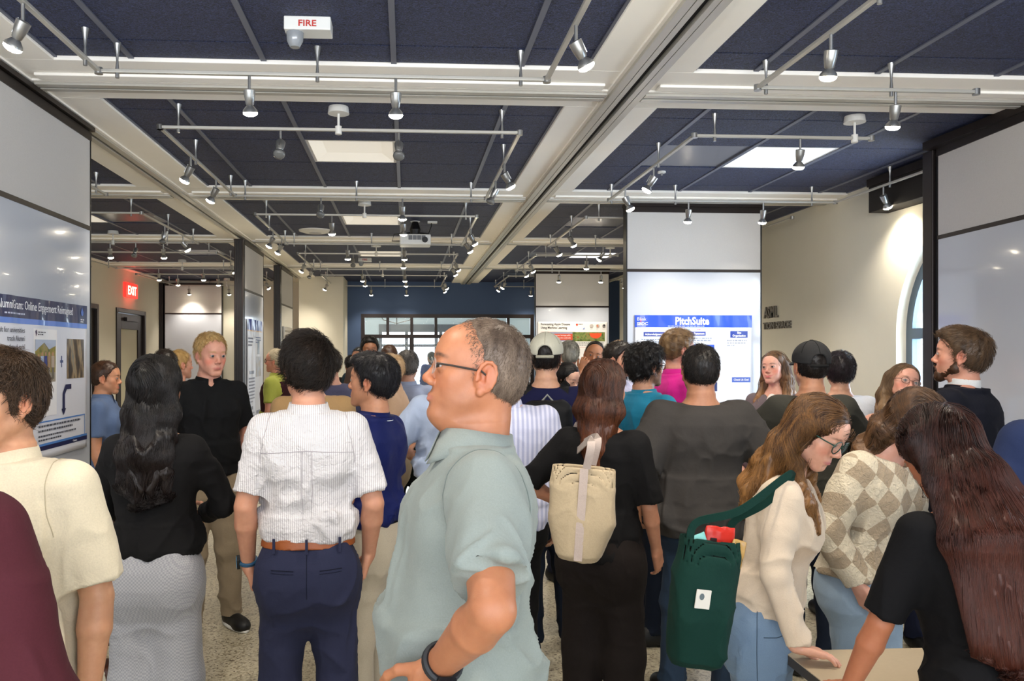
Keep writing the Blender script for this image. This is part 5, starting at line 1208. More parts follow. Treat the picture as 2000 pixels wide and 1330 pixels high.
# --- white cap with backpack
p = Person('person in off-white baseball cap, navy top and black backpack, back to camera', 1066, 4.5, H=1.79, rz=-6, bw=1.05, skin='#d0a084', seed=53, head=(-8, 0, 0), legs={1: (.14, .1), -1: (.08, 0)})
hang(p); p.body(); p.hair(color='#0e0a09', color2='#2a1d18', t=.007, length=.03, noise=.004, back=-.10, n=1500)
p.top('top', cloth('deep_navy_jersey', '#14163a'), hem=.9, tuck=False, inf=.014); p.pants('jeans', jeans_d, wide=1.1); p.shoes(mat('black_trainer', '#10131c', .6), soleg); PB = p
def cap(s, m, strapm):
    g = SDF(); H = s.H
    g.ell(H, (0, -.018, .040), (.094, .112, .098), .01); g.plane(H.w((0, 0, .022)), H.d((0, .10, -1)), .004)
    g.ell(H, (0, -.125, .015), (.042, .05, .050), .004, 's')
    P, Q = g.mesh(.006, 1); o = np_mesh('cap', P, Q, m, s.root, None, True, s.S)
    b = MB(); n = 14; top = []; bot = []
    for i in range(n+1):
        t = PI*i/n; x, y = .078*math.cos(t), .058+.085*math.sin(t); z = .024-.018*(math.cos(t)**2)+.0
        top.append(tuple(H.w((x, y, z+.0035)))); bot.append(tuple(H.w((x, y, z-.0015))))
    k = n+1; b.add(top+bot, [tuple(range(k)), tuple(range(2*k-1, k-1, -1))]+[(i, i+k, (i+1) % k+k, (i+1) % k) for i in range(k)]); s.mb('cap_brim', b, m, o, False)
    b = MB(); b.tube([tuple(H.w((.045*u, -.128+.014*u*u, .004))) for u in np.linspace(-1, 1, 9)], .008, 8); s.mb('cap_strap', b, strapm, o)
    b = MB(); b.tube([tuple(H.w((0, -.02, .135))), tuple(H.w((0, -.02, .142)))], .008, 10); s.mb('cap_button', b, m, o)
    for u in (-1, 0, 1):
        b = MB(); b.tube([tuple(H.w((.0955*math.sin(a_)*math.sin(u*1.0), -.018-.1135*math.sin(a_)*math.cos(u*1.0), .040+.0995*math.cos(a_)))) for a_ in np.linspace(.05, 1.25, 9)], .0012, 5); s.mb('cap_seam', b, strapm, o)
cap(p, cloth('off_white_twill', '#c9c6b4'), cloth('off_white_strap', '#a8a594'))

# --- dark cap, olive T-shirt
p = Person('man in backwards-seen charcoal cap and dark olive T-shirt, back to camera', 1582, 4.25, H=1.74, rz=-4, bw=1.04, skin='#c08a6a', seed=59, neck=1.05)
hang(p, L=dict(tgt=(-.18, .28, 1.1), hint=(-1, -.6, 0)), R=dict(tgt=(.18, .28, 1.1), hint=(1, -.6, 0)))
p.body(earr=1.1); p.hair(color='#0f0c0b', color2='#2a211c', t=.008, length=.014); p.top('t_shirt', cloth('dark_olive_tee', '#36352f'), hem=.86, tuck=False, inf=.020, sl_len=1.0, sr=1.2, fold=.008)
p.pants('jeans', jeans_d); p.shoes(shoeb); cap(p, cloth('charcoal_cap', '#2a2a2b', weave=300), cloth('charcoal_strap', '#161617'))
b = MB(); b.tube([tuple(p.C.w((.061*math.cos(t), -.022+.061*math.sin(t), 1.490+.006*math.sin(t)))) for t in np.linspace(0, 2*PI, 25)], .0014, 5, False); p.mb('necklace', b, mat('silver_chain', '#c9c9c9', .2, metal=1))

p = Person('dark haired person in white T-shirt behind the charcoal cap', 1640, 5.1, H=1.69, rz=-18, skin='#c99a80', seed=61)
hang(p); p.body(); p.hair(color='#140f10', color2='#352a30', t=.018); p.top('t_shirt', cloth('white_tee', '#d9dde6'), hem=.9, tuck=False, inf=.016); p.pants('jeans', jeans_d); p.shoes(shoeb)

# --- smiling woman
p = Person('smiling woman with very long light brown hair and white top under grey cardigan', 1514, 5.65, H=1.70, rz=138, male=False, skin='#dba792', seed=67, head=(-10, 4, 4), bw=1.1)
hang(p); p.body(smile=1.2, rosy=.4, brow='#4a3426', lips='#c05a60'); p.hair(color='#3a281c', color2='#a87c50', t=.013, long=dict(z=1.10, w=.11, front=(1, -1), fz=1.08, th=.034), length=.3, wave=.5)
o = p.top('cardigan', cloth('taupe_cardigan', '#6a6064'), sleeve='long', hem=.88, tuck=False, inf=.022, vneck=True); 
g = SDF(); g.ell(p.C, (0, .075, 1.28), (.055, .055, .17), .02); P_, Q_ = g.mesh(.01); np_mesh('blouse', P_, Q_, cloth('white_blouse', '#e3ddd6'), p.root, None, True, p.S)
b = MB(); b.box(-.0125, -.002, -.003, .0125, .002, .003, Matrix.Translation(p.H.w((0, .088, -.066))) @ Matrix(p.H.R.tolist()).to_4x4()); p.mb('teeth', b, mat('teeth', '#e9e4dc', .3)); p.pants('trousers', navyc); p.shoes(shoeb)

p = Person('woman with glasses and long light brown hair tilting her head, in sleeveless white blouse', 1754, 4.6, H=1.63, rz=168, male=False, skin='#d6a08c', seed=71, head=(6, 8, -16), bw=1.08)
hang(p, R=dict(up=(.3, -.1, -1), fo=(0, .3, -1)), L=dict(up=(.3, -.1, -1), fo=(0, .3, -1))); p.body(rosy=.35, brow='#6a4c38'); p.hair(color='#54402e', color2='#a88660', t=.012, long=dict(z=1.22, w=.09, front=(1, -1), fz=1.2, th=.028), length=.2, wave=.9)
p.top('blouse', cloth('white_stripe_blouse', '#dfe1ea'), sleeve='none', collar='shirt', hem=.96); p.pants('trousers', navyc); p.shoes(shoeb); p.glasses('#6a4a44', .0018)

# --- navy blazer with beard
p = Person('bearded man in dark navy blazer with white collar, turned away to the left', 1872, 3.85, H=1.80, rz=38, bw=1.14, skin='#c68f78', seed=73, head=(12, 4, 0), hs=1.03)
hang(p, L=dict(tgt=(-.15, .28, 1.10), hint=(-1, -.7, 0)), R=dict(up=(.2, 0, -1), fo=(0, .3, -1)))
p.body(rosy=.3, brow='#4a3322'); p.beardo('#3a2518', .012); p.hair(color='#35261a', color2='#6e543a', t=.013, length=.035, top=.008, comb=(0, .5, .1), back=-.086)
bz = cloth('navy_blazer', '#0e101b', weave=600); p.top('blazer', bz, sleeve='long', hem=.80, tuck=False, inf=.030, sr=1.28, collar='blazer', fold=.005, neckz=1.47)
g = SDF(); a0 = p.C.w((0, -.020, 1.45)); b0 = p.H.w((0, -.026, -.035)); d_ = npl(b0-a0); g.cone(a0, a0+d_*.075, .070, .064, .01, cut=.99); g.cone(a0, b0, .056, .056, .004, 's'); P_, Q_ = g.mesh(.006); np_mesh('shirt_collar', P_, Q_, cloth('white_collar', '#dcdcdc'), p.root, None, True, p.S)
p.pants('trousers', navyc); p.shoes(shoeb)

p = Person('person in navy work jacket cut by the right edge', 2075, 2.65, H=1.74, rz=12, bw=1.1, seed=79, skin='#c08a6c'); hang(p, L=dict(up=(.3, .1, -1), fo=(0, .5, -1)))
p.body(); p.hair(color='#1d1512'); p.top('jacket', cloth('ink_blue_cotton', '#1f2a4a', weave=600), sleeve='long', collar='shirt', hem=.86, tuck=False, inf=.028, sr=1.25); p.pants('trousers', navyc); p.shoes(shoeb)

# --- middle distance
p = Person('man in light blue shirt with rolled sleeves and khaki trousers behind the sage shirt', 884, 4.55, H=1.72, rz=14, bw=1.12, skin='#c08a6c', seed=83)
p.set_arm(-1, tgt=(-.20, .24, 1.12), hint=(-1, -1, 0)); p.set_arm(1); p.body(); p.hair(color='#2a1e18'); p.top('shirt', cloth('light_blue_oxford', '#aab8d2', weave=700), sleeve='rolled', collar='shirt', hem=1.0, blouse=.028, sr=1.25, inf=.018, fold=.012)
p.pants('trousers', khaki); p.belt(leather, .99); p.shoes(shoeb)

p = Person('person with fair hair in white and lilac striped shirt, mostly hidden by the sage shirt', 990, 3.9, H=1.70, rz=-4, bw=1.16, skin='#d0a084', seed=89)
hang(p); p.body(); p.hair(color='#6a5238', color2='#b09468', t=.012); p.top('shirt', cloth('lilac_stripe_shirt', '#c9cbe0', stripe=(14, '#a6abc9', .3, .7)), sleeve='long', collar='shirt', hem=.88, tuck=False, inf=.02, sr=1.2); p.pants('trousers', blackc); p.shoes(shoeb)

p = Person('grey haired man in pale blue long-sleeved shirt and dark trousers, back to camera', 797, 6.5, H=1.70, rz=-12, bw=1.06, skin='#c99780', seed=97, legs={1: (.12, 0), -1: (.12, 0)})
hang(p, R=dict(tgt=(.2, .28, 1.15), hint=(1, -1, 0))); p.body(earr=1.1); p.hair(color='#3c3835', color2='#8a857f', t=.018, length=.03, grey=.4, n=2500, rad=.0014); p.top('shirt', cloth('pale_blue_shirt', '#a3aecb'), sleeve='long', collar='shirt', hem=1.0, blouse=.02); p.pants('trousers', cloth('green_black_trousers', '#10191b')); p.shoes(shoeb)

p = Person('person in tan jacket seen over the shoulders of the seersucker shirt', 612, 4.75, H=1.70, rz=8, bw=1.12, skin='#c99780', seed=101); hang(p); p.body(); p.hair(color='#201812', t=.012); p.top('jacket', cloth('tan_jacket', '#a3835a'), sleeve='long', collar='blazer', hem=.84, tuck=False, inf=.026, sr=1.2); p.pants('trousers', navyc); p.shoes(shoeb)
p = Person('person in slate grey T-shirt, half hidden right of the seersucker head', 646, 6.4, H=1.72, rz=20, bw=1.05, skin='#c99780', seed=103); hang(p); p.body(); p.hair(color='#201812', t=.012); p.top('t_shirt', cloth('slate_tee', '#4a4a62'), hem=.9, tuck=False); p.pants('trousers', navyc); p.shoes(shoeb)
p = Person('older grey haired man in lime green shirt and burgundy vest, facing left', 538, 8.2, H=1.73, rz=78, skin='#cf8f78', seed=107); hang(p); p.body(rosy=.4, brow='#b0a090'); p.hair(color='#a89a80', color2='#d6c8aa', t=.010, recede=.02)
p.top('shirt', cloth('lime_shirt', '#a3a84c'), sleeve='short', collar='shirt', hem=.98, inf=.006); g = SDF(); g.loft(p.C, [r for r in p.up if 1.02 <= r[0] <= 1.43], .030, .03); g.ell(p.C, (0, .17, 1.2), (.12, .12, .4), .02, 's'); P_, Q_ = g.mesh(.014); np_mesh('vest', P_, Q_, cloth('burgundy_vest', '#35161f'), p.root, None, True, p.S); p.pants('trousers', khaki); p.shoes(shoeb); p.glasses('#5a3a2a', .002)
p = Person('smiling boyish man with brown hair in blue denim shirt, facing right by the left doors', 205, 5.6, H=1.63, rz=-84, skin='#c98f6c', seed=109, head=(0, -4, 0)); hang(p); p.body(smile=1, earr=1.1); p.hair(color='#2c1c14', color2='#5a3c28', t=.013, length=.025); p.top('shirt', cloth('washed_blue_shirt', '#5c6f92'), collar='shirt', hem=.9, tuck=False); p.pants('trousers', cloth('rust_trousers', '#5a4640')); p.shoes(shoeb)
p = Person('dark haired person in black between the long black hair and the fair haired man', 322, 6.0, H=1.71, rz=24, skin='#c08a6c', seed=113); hang(p); p.body(); p.hair(color='#120d0b', color2='#2e211a', t=.018); p.top('jacket', blackc, sleeve='long', collar='shirt', hem=.86, tuck=False); p.pants('trousers', blackc); p.shoes(shoeb)
p = Person('blond person in dark suit with white collar, behind the fair haired man', 352, 6.7, H=1.71, rz=-52, skin='#d6a088', seed=127); hang(p); p.body(rosy=.4); p.hair(color='#a8844c', color2='#d6b47c', t=.013); p.top('suit_jacket', cloth('grey_suit', '#2a2c33'), sleeve='long', collar='blazer', hem=.82, tuck=False, inf=.026, col_m=cloth('white_collar', '#dcdcdc')); p.pants('trousers', navyc); p.shoes(shoeb)
p = Person('tall young man with thick black hair facing the camera near the glass doors', 722, 8.2, H=1.85, rz=186, skin='#8f5f42', seed=131, head=(0, -4, 0)); hang(p); p.body(brow='#0c0807'); p.hair(color='#0a0808', t=.020, top=.018, length=.03); p.top('shirt', cloth('brown_shirt', '#4a3a34'), collar='shirt', sleeve='long'); p.pants('trousers', navyc); p.shoes(shoeb)
p = Person('person in glasses leaning by the tall young man near the glass doors', 702, 9.0, H=1.75, rz=150, skin='#a06c50', seed=137); hang(p); p.body(); p.hair(color='#0c0909', t=.014); p.top('shirt', cloth('dark_teal_shirt', '#1f2f38'), collar='shirt', sleeve='long'); p.pants('trousers', navyc); p.shoes(shoeb); p.glasses('#aaa59c', .002)
p = Person('dark haired person standing left of the glass doors behind the navy polo', 686, 9.8, H=1.66, rz=20, skin='#a06c50', seed=139); hang(p); p.body(); p.hair(color='#0c0909', t=.014); p.top('shirt', blackc, sleeve='long'); p.pants('trousers', navyc); p.shoes(shoeb)
p = Person('man with close cropped brown hair in front of the glass doors', 760, 7.6, H=1.77, rz=4, skin='#9a6a4c', seed=149); hang(p); p.body(); p.hair(color='#2c1a12', color2='#4a3020', t=.006, length=.01); p.top('shirt', cloth('rust_shirt', '#8a5a42'), sleeve='long', collar='shirt'); p.pants('trousers', navyc); p.shoes(shoeb)
p = Person('pale fair haired person in peach shirt facing left, beside the grey haired man', 764, 5.9, H=1.68, rz=84, skin='#e3b394', seed=151, head=(0, -6, 0)); hang(p); p.body(rosy=.4, brow='#b89468'); p.hair(color='#c8a276', color2='#e4c69c', t=.012, recede=.01); p.top('shirt', cloth('peach_shirt', '#d8b494'), sleeve='long', collar='shirt'); p.pants('trousers', khaki); p.shoes(shoeb)
p = Person('grey haired man in purple grey suit, back to camera at the apple poster', 1112, 7.5, H=1.80, rz=-6, skin='#c98f78', seed=157); hang(p); p.body(earr=1.1); p.hair(color='#6a655c', color2='#c6bfae', t=.014, length=.025, grey=.4, n=2200, rad=.0014); p.top('suit_jacket', cloth('plum_grey_suit', '#463f50'), sleeve='long', collar='blazer', hem=.80, tuck=False, inf=.028, sr=1.15, col_m=cloth('white_collar', '#dcdcdc')); p.pants('trousers', navyc); p.shoes(shoeb)
p = Person('bearded man with receding hair, hand to chin, before the apple poster', 1152, 6.9, H=1.80, rz=168, bw=1.08, skin='#a8714f', seed=163, head=(0, -4, -14))
p.set_arm(1, tgt=(.06, .17, 1.50), hint=(1, .2, -1), pn=(-.3, -1, .2), curl=.8, hf=(-.2, -.2, 1)); p.set_arm(-1, tgt=(.1, .2, 1.12), hint=(-1, -.4, 0)); p.body(brow='#1c120c', beard='#2a1b14'); p.beardo('#1d120d', .010); p.hair(color='#17100c', t=.006, length=.01, recede=.035)
p.top('t_shirt', cloth('dark_grey_tee', '#33333a'), hem=.9, tuck=False, sl_len=.8); p.pants('trousers', navyc); p.shoes(shoeb)
p = Person('young man with neat dark hair and pale lilac shirt facing the PitchSuite panel', 1206, 5.9, H=1.765, rz=222, skin='#d8a488', seed=167, head=(6, -4, 0)); hang(p); p.body(rosy=.3, brow='#1a1210'); p.hair(color='#120d0b', color2='#2c221c', t=.017, length=.03, top=.012, comb=(0, -.6, .3)); p.top('shirt', cloth('pale_lilac_shirt', '#b4b2c6'), sleeve='long', collar='shirt'); p.pants('trousers', navyc); p.shoes(shoeb)
p = Person('fair headed person just showing behind the young man in the lilac shirt', 1208, 8.6, H=1.82, rz=0, skin='#d8a488', seed=173); hang(p); p.body(); p.hair(color='#7a624a', color2='#b49a7c', t=.012); p.top('shirt', cloth('white_tee', '#d9dde6'), sleeve='long'); p.pants('trousers', navyc); p.shoes(shoeb)
p = Person('small woman with straight black hair looking down, beside the white cap', 1100, 6.0, H=1.63, rz=216, male=False, skin='#dcb09a', seed=179, head=(0, -22, 0)); hang(p); p.body(brow='#15100e', lips='#a8404a'); p.hair(color='#0b0808', color2='#221a18', t=.012, long=dict(z=1.30, w=.08), length=.2); p.top('top', cloth('indigo_knit', '#2a2a4a'), sleeve='long', hem=.9, tuck=False); p.pants('trousers', navyc); p.shoes(shoeb)
p = Person('person in blue hooded top out in the foyer beyond the glass doors', 842, 17.0, H=1.72, rz=30, skin='#b98a6c', seed=181); hang(p); p.body(); p.hair(color='#1a1614', t=.014, n=0); p.top('hooded_top', cloth('royal_blue_fleece', '#27408a'), sleeve='long', hem=.86, tuck=False, inf=.03, sr=1.3); p.pants('trousers', navyc); p.shoes(shoeb)

# ================================================================== posters
def poster(label, o, xdir, W_, H_, elems, sheet='#e9ebf0', warp=.004, group=None, seed=1, sheet_rough=.35):
    """o = upper left corner on the board, xdir along the text, normal = xdir x up reversed towards the room"""
    xd = Vector(xdir).normalized(); up = Vector((0, 0, 1)); nn = xd.cross(up)
    t = empty('poster', o); M = Matrix(((xd.x, up.x, nn.x, 0), (xd.y, up.y, nn.y, 0), (xd.z, up.z, nn.z, 0), (0, 0, 0, 1))); t.matrix_world = Matrix.Translation(o) @ M
    nx, ny = 40, 28; rng = random.Random(seed)
    def z(x, y): return .006+warp*(.6+.5*math.sin(x*23+seed)*math.exp(y*3.2)+.4*math.sin(x*41+y*9+seed*2)*math.exp(y*5))
    def patch(x0, y0, x1, y1, off, m, name):
        mx, my = max(1, int((x1-x0)/W_*nx)+1), max(1, int((y1-y0)/H_*ny)+1); b = MB()
        vs = [(x0+(x1-x0)*i/mx, y0+(y1-y0)*j/my, z(x0+(x1-x0)*i/mx, y0+(y1-y0)*j/my)+off) for j in range(my+1) for i in range(mx+1)]
        b.add(vs, [(j*(mx+1)+i, j*(mx+1)+i+1, (j+1)*(mx+1)+i+1, (j+1)*(mx+1)+i) for j in range(my) for i in range(mx)]); o_ = b.build(name, m, t, True); return o_
    s_ = patch(0, -H_, W_, 0, 0, mat('poster_sheet_'+sheet, sheet, sheet_rough, coat=.2), 'sheet'); sd = s_.modifiers.new('thickness', 'SOLIDIFY'); sd.thickness = .001
    for e in elems:
        if e[0] == 'r': _, nm, x0, y0, x1, y1, c = e[:7]; patch(x0, -y1, x1, -y0, .0012+(e[7] if len(e) > 7 else 0), mat('print_'+c, c, .3, coat=.3) if isinstance(c, str) else c, nm)
        elif e[0] == 't':
            _, x, y, size, st, c, al = e[:7]; vs, fs = text_mesh(st, size, .0003, al, e[8] if len(e) > 8 else 0, e[7] if len(e) > 7 else 1.)
            MB().add([(v[0]+x, v[1]-y, z(v[0]+x, v[1]-y)+.0034+v[2]) for v in vs], fs).build('printed_text', mat('ink_'+c, c, .5), t)
        elif e[0] == 'l':   # unreadable lines of small print
            _, x, y, w, n_, dy, c = e[:7]; b = MB()
            for k in range(n_):
                xx = x; end = x+w*(1 if k < n_-1 else rng.uniform(.4, .8))
                while xx < end-.006:
                    l_ = min(rng.uniform(.008, .03), end-xx); zz = z(xx, -y-k*dy)+.0026
                    b.add([(xx, -y-k*dy, zz), (xx+l_, -y-k*dy, z(xx+l_, -y-k*dy)+.0026), (xx+l_, -y-k*dy+dy*.42, z(xx+l_, -y-k*dy+dy*.42)+.0026), (xx, -y-k*dy+dy*.42, z(xx, -y-k*dy+dy*.42)+.0026)], [(0, 1, 2, 3)]); xx += l_+.006
            b.build('small_print', mat('ink_'+c, c, .6), t)
        elif e[0] == 'p':
            _, nm, poly, c = e; MB().add([(x, -y, z(x, -y)+.0030) for x, y in poly], [tuple(range(len(poly)))]).build(nm, mat('print_'+c, c, .35), t)
    return tag(t, label, 'poster', group)
def photo_mat(name, cols, scale=14, stretch=(1, 1, 1)):
    m = bpy.data.materials.new(name); m.use_nodes = True; nt = m.node_tree; b = nt.nodes['Principled BSDF']; tc = nt.nodes.new('ShaderNodeTexCoord'); mp = nt.nodes.new('ShaderNodeMapping'); mp.inputs['Scale'].default_value = stretch
    n_ = nt.nodes.new('ShaderNodeTexNoise'); n_.inputs['Scale'].default_value = scale; n_.inputs['Detail'].default_value = 5; cr = nt.nodes.new('ShaderNodeValToRGB'); nt.links.new(tc.outputs['Object'], mp.inputs[0]); nt.links.new(mp.outputs[0], n_.inputs['Vector'])
    e = cr.color_ramp.elements; e[0].position = .3; e[1].position = .7; e[0].color = lin(cols[0]); e[1].color = lin(cols[-1])
    for i, c in enumerate(cols[1:-1]): q = e.new(.3+.4*(i+1)/(len(cols)-1)); q.color = lin(c)
    nt.links.new(n_.outputs[0], cr.inputs[0]); nt.links.new(cr.outputs[0], b.inputs['Base Color']); b.inputs['Roughness'].default_value = .3; return m
NV = '#1a2352'; XP = -1.874
# left board: poster runs from Y 3.66 (left) to 4.78 (right)
def fig(x, y, h, top, leg):   # a tiny printed figure in the group photo
    return [('p', 'photo_figure', [(x-h*.10, y), (x+h*.10, y), (x+h*.08, y-h*.45), (x-h*.08, y-h*.45)], leg), ('p', 'photo_figure', [(x-h*.13, y-h*.42), (x+h*.13, y-h*.42), (x+h*.12, y-h*.84), (x-h*.12, y-h*.84)], top),
            ('p', 'photo_face', [(x+h*.06*math.cos(a), y-h*.91+h*.08*math.sin(a)) for a in np.linspace(0, 2*PI, 9)[:-1]], '#b98a6c')]
x1 = 4.125-3.66; x2 = 4.36-3.66; y1_, y2_ = .205, .425
E = [('r', 'header_band', 0, 0, 1.12, .105, NV), ('r', 'accent_stripe', 0, .105, 1.12, .132, '#5c86dc'),
     ('t', .10, .062, .062, 'AlumniGram: Online Engagement Reimagined', '#f0f2fa', 'LEFT', .72), ('l', .16, .088, .42, 1, .018, '#c9cfe6'),
     ('p', 'logo_drop', [(1.045, .012), (1.065, .04), (1.06, .056), (1.045, .062), (1.03, .056), (1.025, .04)], '#3a62b8'), ('l', 1.02, .085, .06, 2, .012, '#e6e8f2'),
     ('t', .36, .175, .036, 'difficult for universities', '#4a4f5c', 'RIGHT', .95), ('t', .36, .215, .036, 'track Alumni', '#4a4f5c', 'RIGHT', .95), ('t', .36, .255, .036, 'engagement through social', '#4a4f5c', 'RIGHT', .8), ('l', .02, .29, .2, 1, .02, '#4a4f5c'),
     ('r', 'post_card', x1-.015, .150, x2+.015, .60, '#f3f4f8'), ('p', 'profile_badge', [(x1, .165), (x1+.014, .155), (x1+.02, .172), (x1+.010, .19)], NV), ('l', x1+.03, .170, .09, 2, .012, '#2a2f3c'),
     ('r', 'group_photo', x1, y1_, x2, y2_, photo_mat('hill_photo', ['#5a6630', '#9a8a3c', '#8a8470'], 20), .0006),
     ('p', 'photo_sky', [(x1, y1_), (x2, y1_), (x2, y1_+.03), (x1+.16, y1_+.05), (x1+.10, y1_+.015), (x1+.04, y1_+.04), (x1, y1_+.06)], '#b4c0d6'),
     ('r', 'photo_floor', x1, y2_-.05, x2, y2_, '#a0998a', .0008),
     ('l', x1, .450, .12, 1, .02, '#23283a'), ('l', x1, .475, .19, 4, .02, '#3a4050'), ('l', x1, .57, .08, 1, .015, '#3a4050'),
     ('r', 'plus_sign', .775-.02, .312, .775+.02, .326, '#2a3f7c'), ('r', 'plus_sign', .775-.006, .288, .775+.006, .35, '#2a3f7c'),
     ('r', 'second_photo', .845, .195, 1.075, .415, photo_mat('dim_hall_photo', ['#16130f', '#4a3a26', '#a08a66', '#5a6a6c'], 7, (3, 1, 1))),
     ('p', 'bent_arrow', [(.90, .445), (.90, .472), (.84, .472), (.815, .50), (.815, .575), (.83, .575), (.80, .61), (.77, .575), (.787, .575), (.787, .49), (.825, .445)], NV),
     ('r', 'text_box_outline', .44, .625, 1.09, .632, '#4f86cf'), ('r', 'text_box_outline', .44, .632, .446, .74, '#4f86cf'), ('r', 'text_box_outline', 1.084, .632, 1.09, .74, '#4f86cf'),
     ('l', .50, .655, .52, 2, .024, '#4a4f5c'), ('l', .50, .705, .46, 2, .02, '#4a4f5c'), ('r', 'accent_stripe', .40, .74, 1.12, .752, '#4f86cf'), ('r', 'footer_band', .40, .752, 1.12, .775, NV), ('t', .92, .768, .015, 'Connect', '#e6e8f2', 'LEFT'),
     ('l', .05, .52, .30, 3, .04, '#8a8f9c')]
for k_, (c_, l_) in enumerate((('#6a6f8a', '#23242c'), ('#a9bad6', '#1c1c22'), ('#23307c', '#1c1c22'), ('#a08060', '#8a8478'), ('#b0a090', '#6a6458'))): E += fig(x1+.035+.042*k_, y2_-.015, .145-.01*(k_ == 0), c_, l_)
E += [('t', .35, .50, .03, 'despite', '#b08a84', 'RIGHT'), ('t', .35, .535, .03, 'and', '#b08a84', 'RIGHT')]
poster('glossy poster with dark navy header reading AlumniGram on the left whiteboard', (XP, 3.66, 1.965), (0, 1, 0), 1.12, .82, E, '#dfe3ef', .006, seed=3)
# PitchSuite
BL = '#2650c8'; x0 = 2.03; Wd = 1.07
E = [('r', 'header_band', 0, 0, Wd, .108, BL), ('t', .52, .083, .095, 'PitchSuite', '#f4f6ff', 'CENTER', .82, .003), ('l', .30, .100, .52, 1, .016, '#c6d2f4'), ('t', .02, .048, .042, 'Blink', '#e8ecfa', 'LEFT'), ('t', .02, .088, .036, 'SBDC', '#f4f6ff', 'LEFT', 1.1, .0012), ('r', 'logo_line', .02, .094, .10, .099, '#e8ecfa', .001),
     ('p', 'logo_flower', [(.055+.008*math.cos(a), .045+.02*math.sin(a)) for a in np.linspace(0, 2*PI, 9)[:-1]], '#b04a8a'), ('l', .48, .13, .05, 1, .018, '#8ab0b8'), ('l', .57, .13, .04, 1, .018, '#c05a9a'),
     ('r', 'heading_box', .08, .15, .27, .19, '#243c9c'), ('t', .175, .178, .026, 'Acknowledgments', '#ffffff', 'CENTER', .85, .0006),
     ('r', 'heading_box', .44, .145, .645, .182, '#243c9c'), ('t', .5425, .172, .027, 'Problem Statement', '#ffffff', 'CENTER', .85, .0006),
     ('r', 'heading_box', .87, .140, 1.03, .20, '#243c9c'), ('t', .95, .164, .026, 'Site', '#ffffff', 'CENTER', 1, .0006), ('t', .95, .190, .026, 'Organization', '#ffffff', 'CENTER', .9, .0006),
     ('l', .40, .21, .30, 3, .020, '#8a96ac'), ('r', 'screenshot', .50, .262, .725, .315, BL), ('r', 'screenshot', .40, .34, .72, .56, '#ccd8f0'), ('l', .06, .22, .22, 5, .022, '#8a96ac'), ('l', .84, .23, .18, 3, .022, '#a0a8b8'),
     ('r', 'heading_box', .885, .555, 1.055, .60, '#3a5ac0'), ('t', .97, .585, .025, 'Check Us Out!', '#ffffff', 'CENTER', .9, .0006), ('r', 'dark_figure', .62, .60, .75, .68, '#1d2a66'), ('l', .06, .70, .6, 4, .024, '#8a96ac')]
poster('bright blue headed PitchSuite poster on the pale partition panel', (x0, 7.07-.045-.004, 2.03), (1, 0, 0), Wd, .92, E, '#eef2fb', .005, seed=5)
# apple disease
E = [('t', .05, .055, .050, 'Forecasting Apple Disease', '#3a3836', 'LEFT', .88, .0008), ('t', .05, .110, .050, 'Using Machine Learning', '#3a3836', 'LEFT', .88, .0008), ('p', 'logo_disc', [(.63+.018*math.cos(a), .045+.018*math.sin(a)) for a in np.linspace(0, 2*PI, 13)[:-1]], '#d2432e'), ('l', .655, .045, .13, 1, .03, '#4a4846'), ('p', 'logo_leaf', [(.72, .12), (.75, .085), (.755, .12)], '#7c8cc0'),
     ('r', 'photo_strip', .20, .165, 1.08, .31, photo_mat('orchard_photo', ['#2c3418', '#5a6a34', '#7c8448', '#8a4a2c'], 18)), ('r', 'photo_sky', .20, .166, .56, .31, '#8890a8', .0003), ('r', 'red_caption_box', .10, .19, .56, .292, '#c24a34', .0006), ('t', .53, .225, .032, 'to better leverage public', '#f6e8e4', 'RIGHT', .85), ('t', .53, .265, .032, 'data to predict outbreaks', '#f6e8e4', 'RIGHT', .85),
     ('p', 'apple', [(.93+.10*math.cos(a), .18+.085*math.sin(a)) for a in np.linspace(0, PI, 15)], '#e0512a'), ('r', 'rule', .05, .158, .6, .162, '#d08a80'), ('l', .58, .335, .48, 3, .022, '#5a5a5c'), ('l', .10, .335, .42, 4, .022, '#5a5a5c'), ('r', 'rule', .10, .405, 1.08, .409, '#c87a70'),
     ('r', 'chart_box', .60, .43, 1.06, .70, '#dcdad8'), ('r', 'chart_red', .93, .55, 1.03, .66, '#d2502f', .0006), ('l', .12, .44, .4, 6, .03, '#6a6a6c')]
for k_, c_ in enumerate(('#4a4238', '#c86a3a', '#2c2a2a')):
    E += [('p', 'portrait', [(.865+.10*k_+.031*math.cos(a), .068+.031*math.sin(a)) for a in np.linspace(0, 2*PI, 17)[:-1]], '#b4aca4'), ('p', 'portrait_hair', [(.865+.10*k_+.018*math.cos(a), .058+.02*math.sin(a)) for a in np.linspace(0, 2*PI, 13)[:-1]], c_), ('p', 'portrait_bust', [(.845+.10*k_, .094), (.885+.10*k_, .094), (.878+.10*k_, .082), (.852+.10*k_, .082)], c_), ('l', .84+.10*k_, .118, .06, 1, .012, '#9a9896')]
poster('white poster about forecasting apple disease with an orchard photo strip', (2.07, 12.6-.045-.004, 2.19), (1, 0, 0), 1.12, .86, E, '#e2dfdb', .003, seed=7)
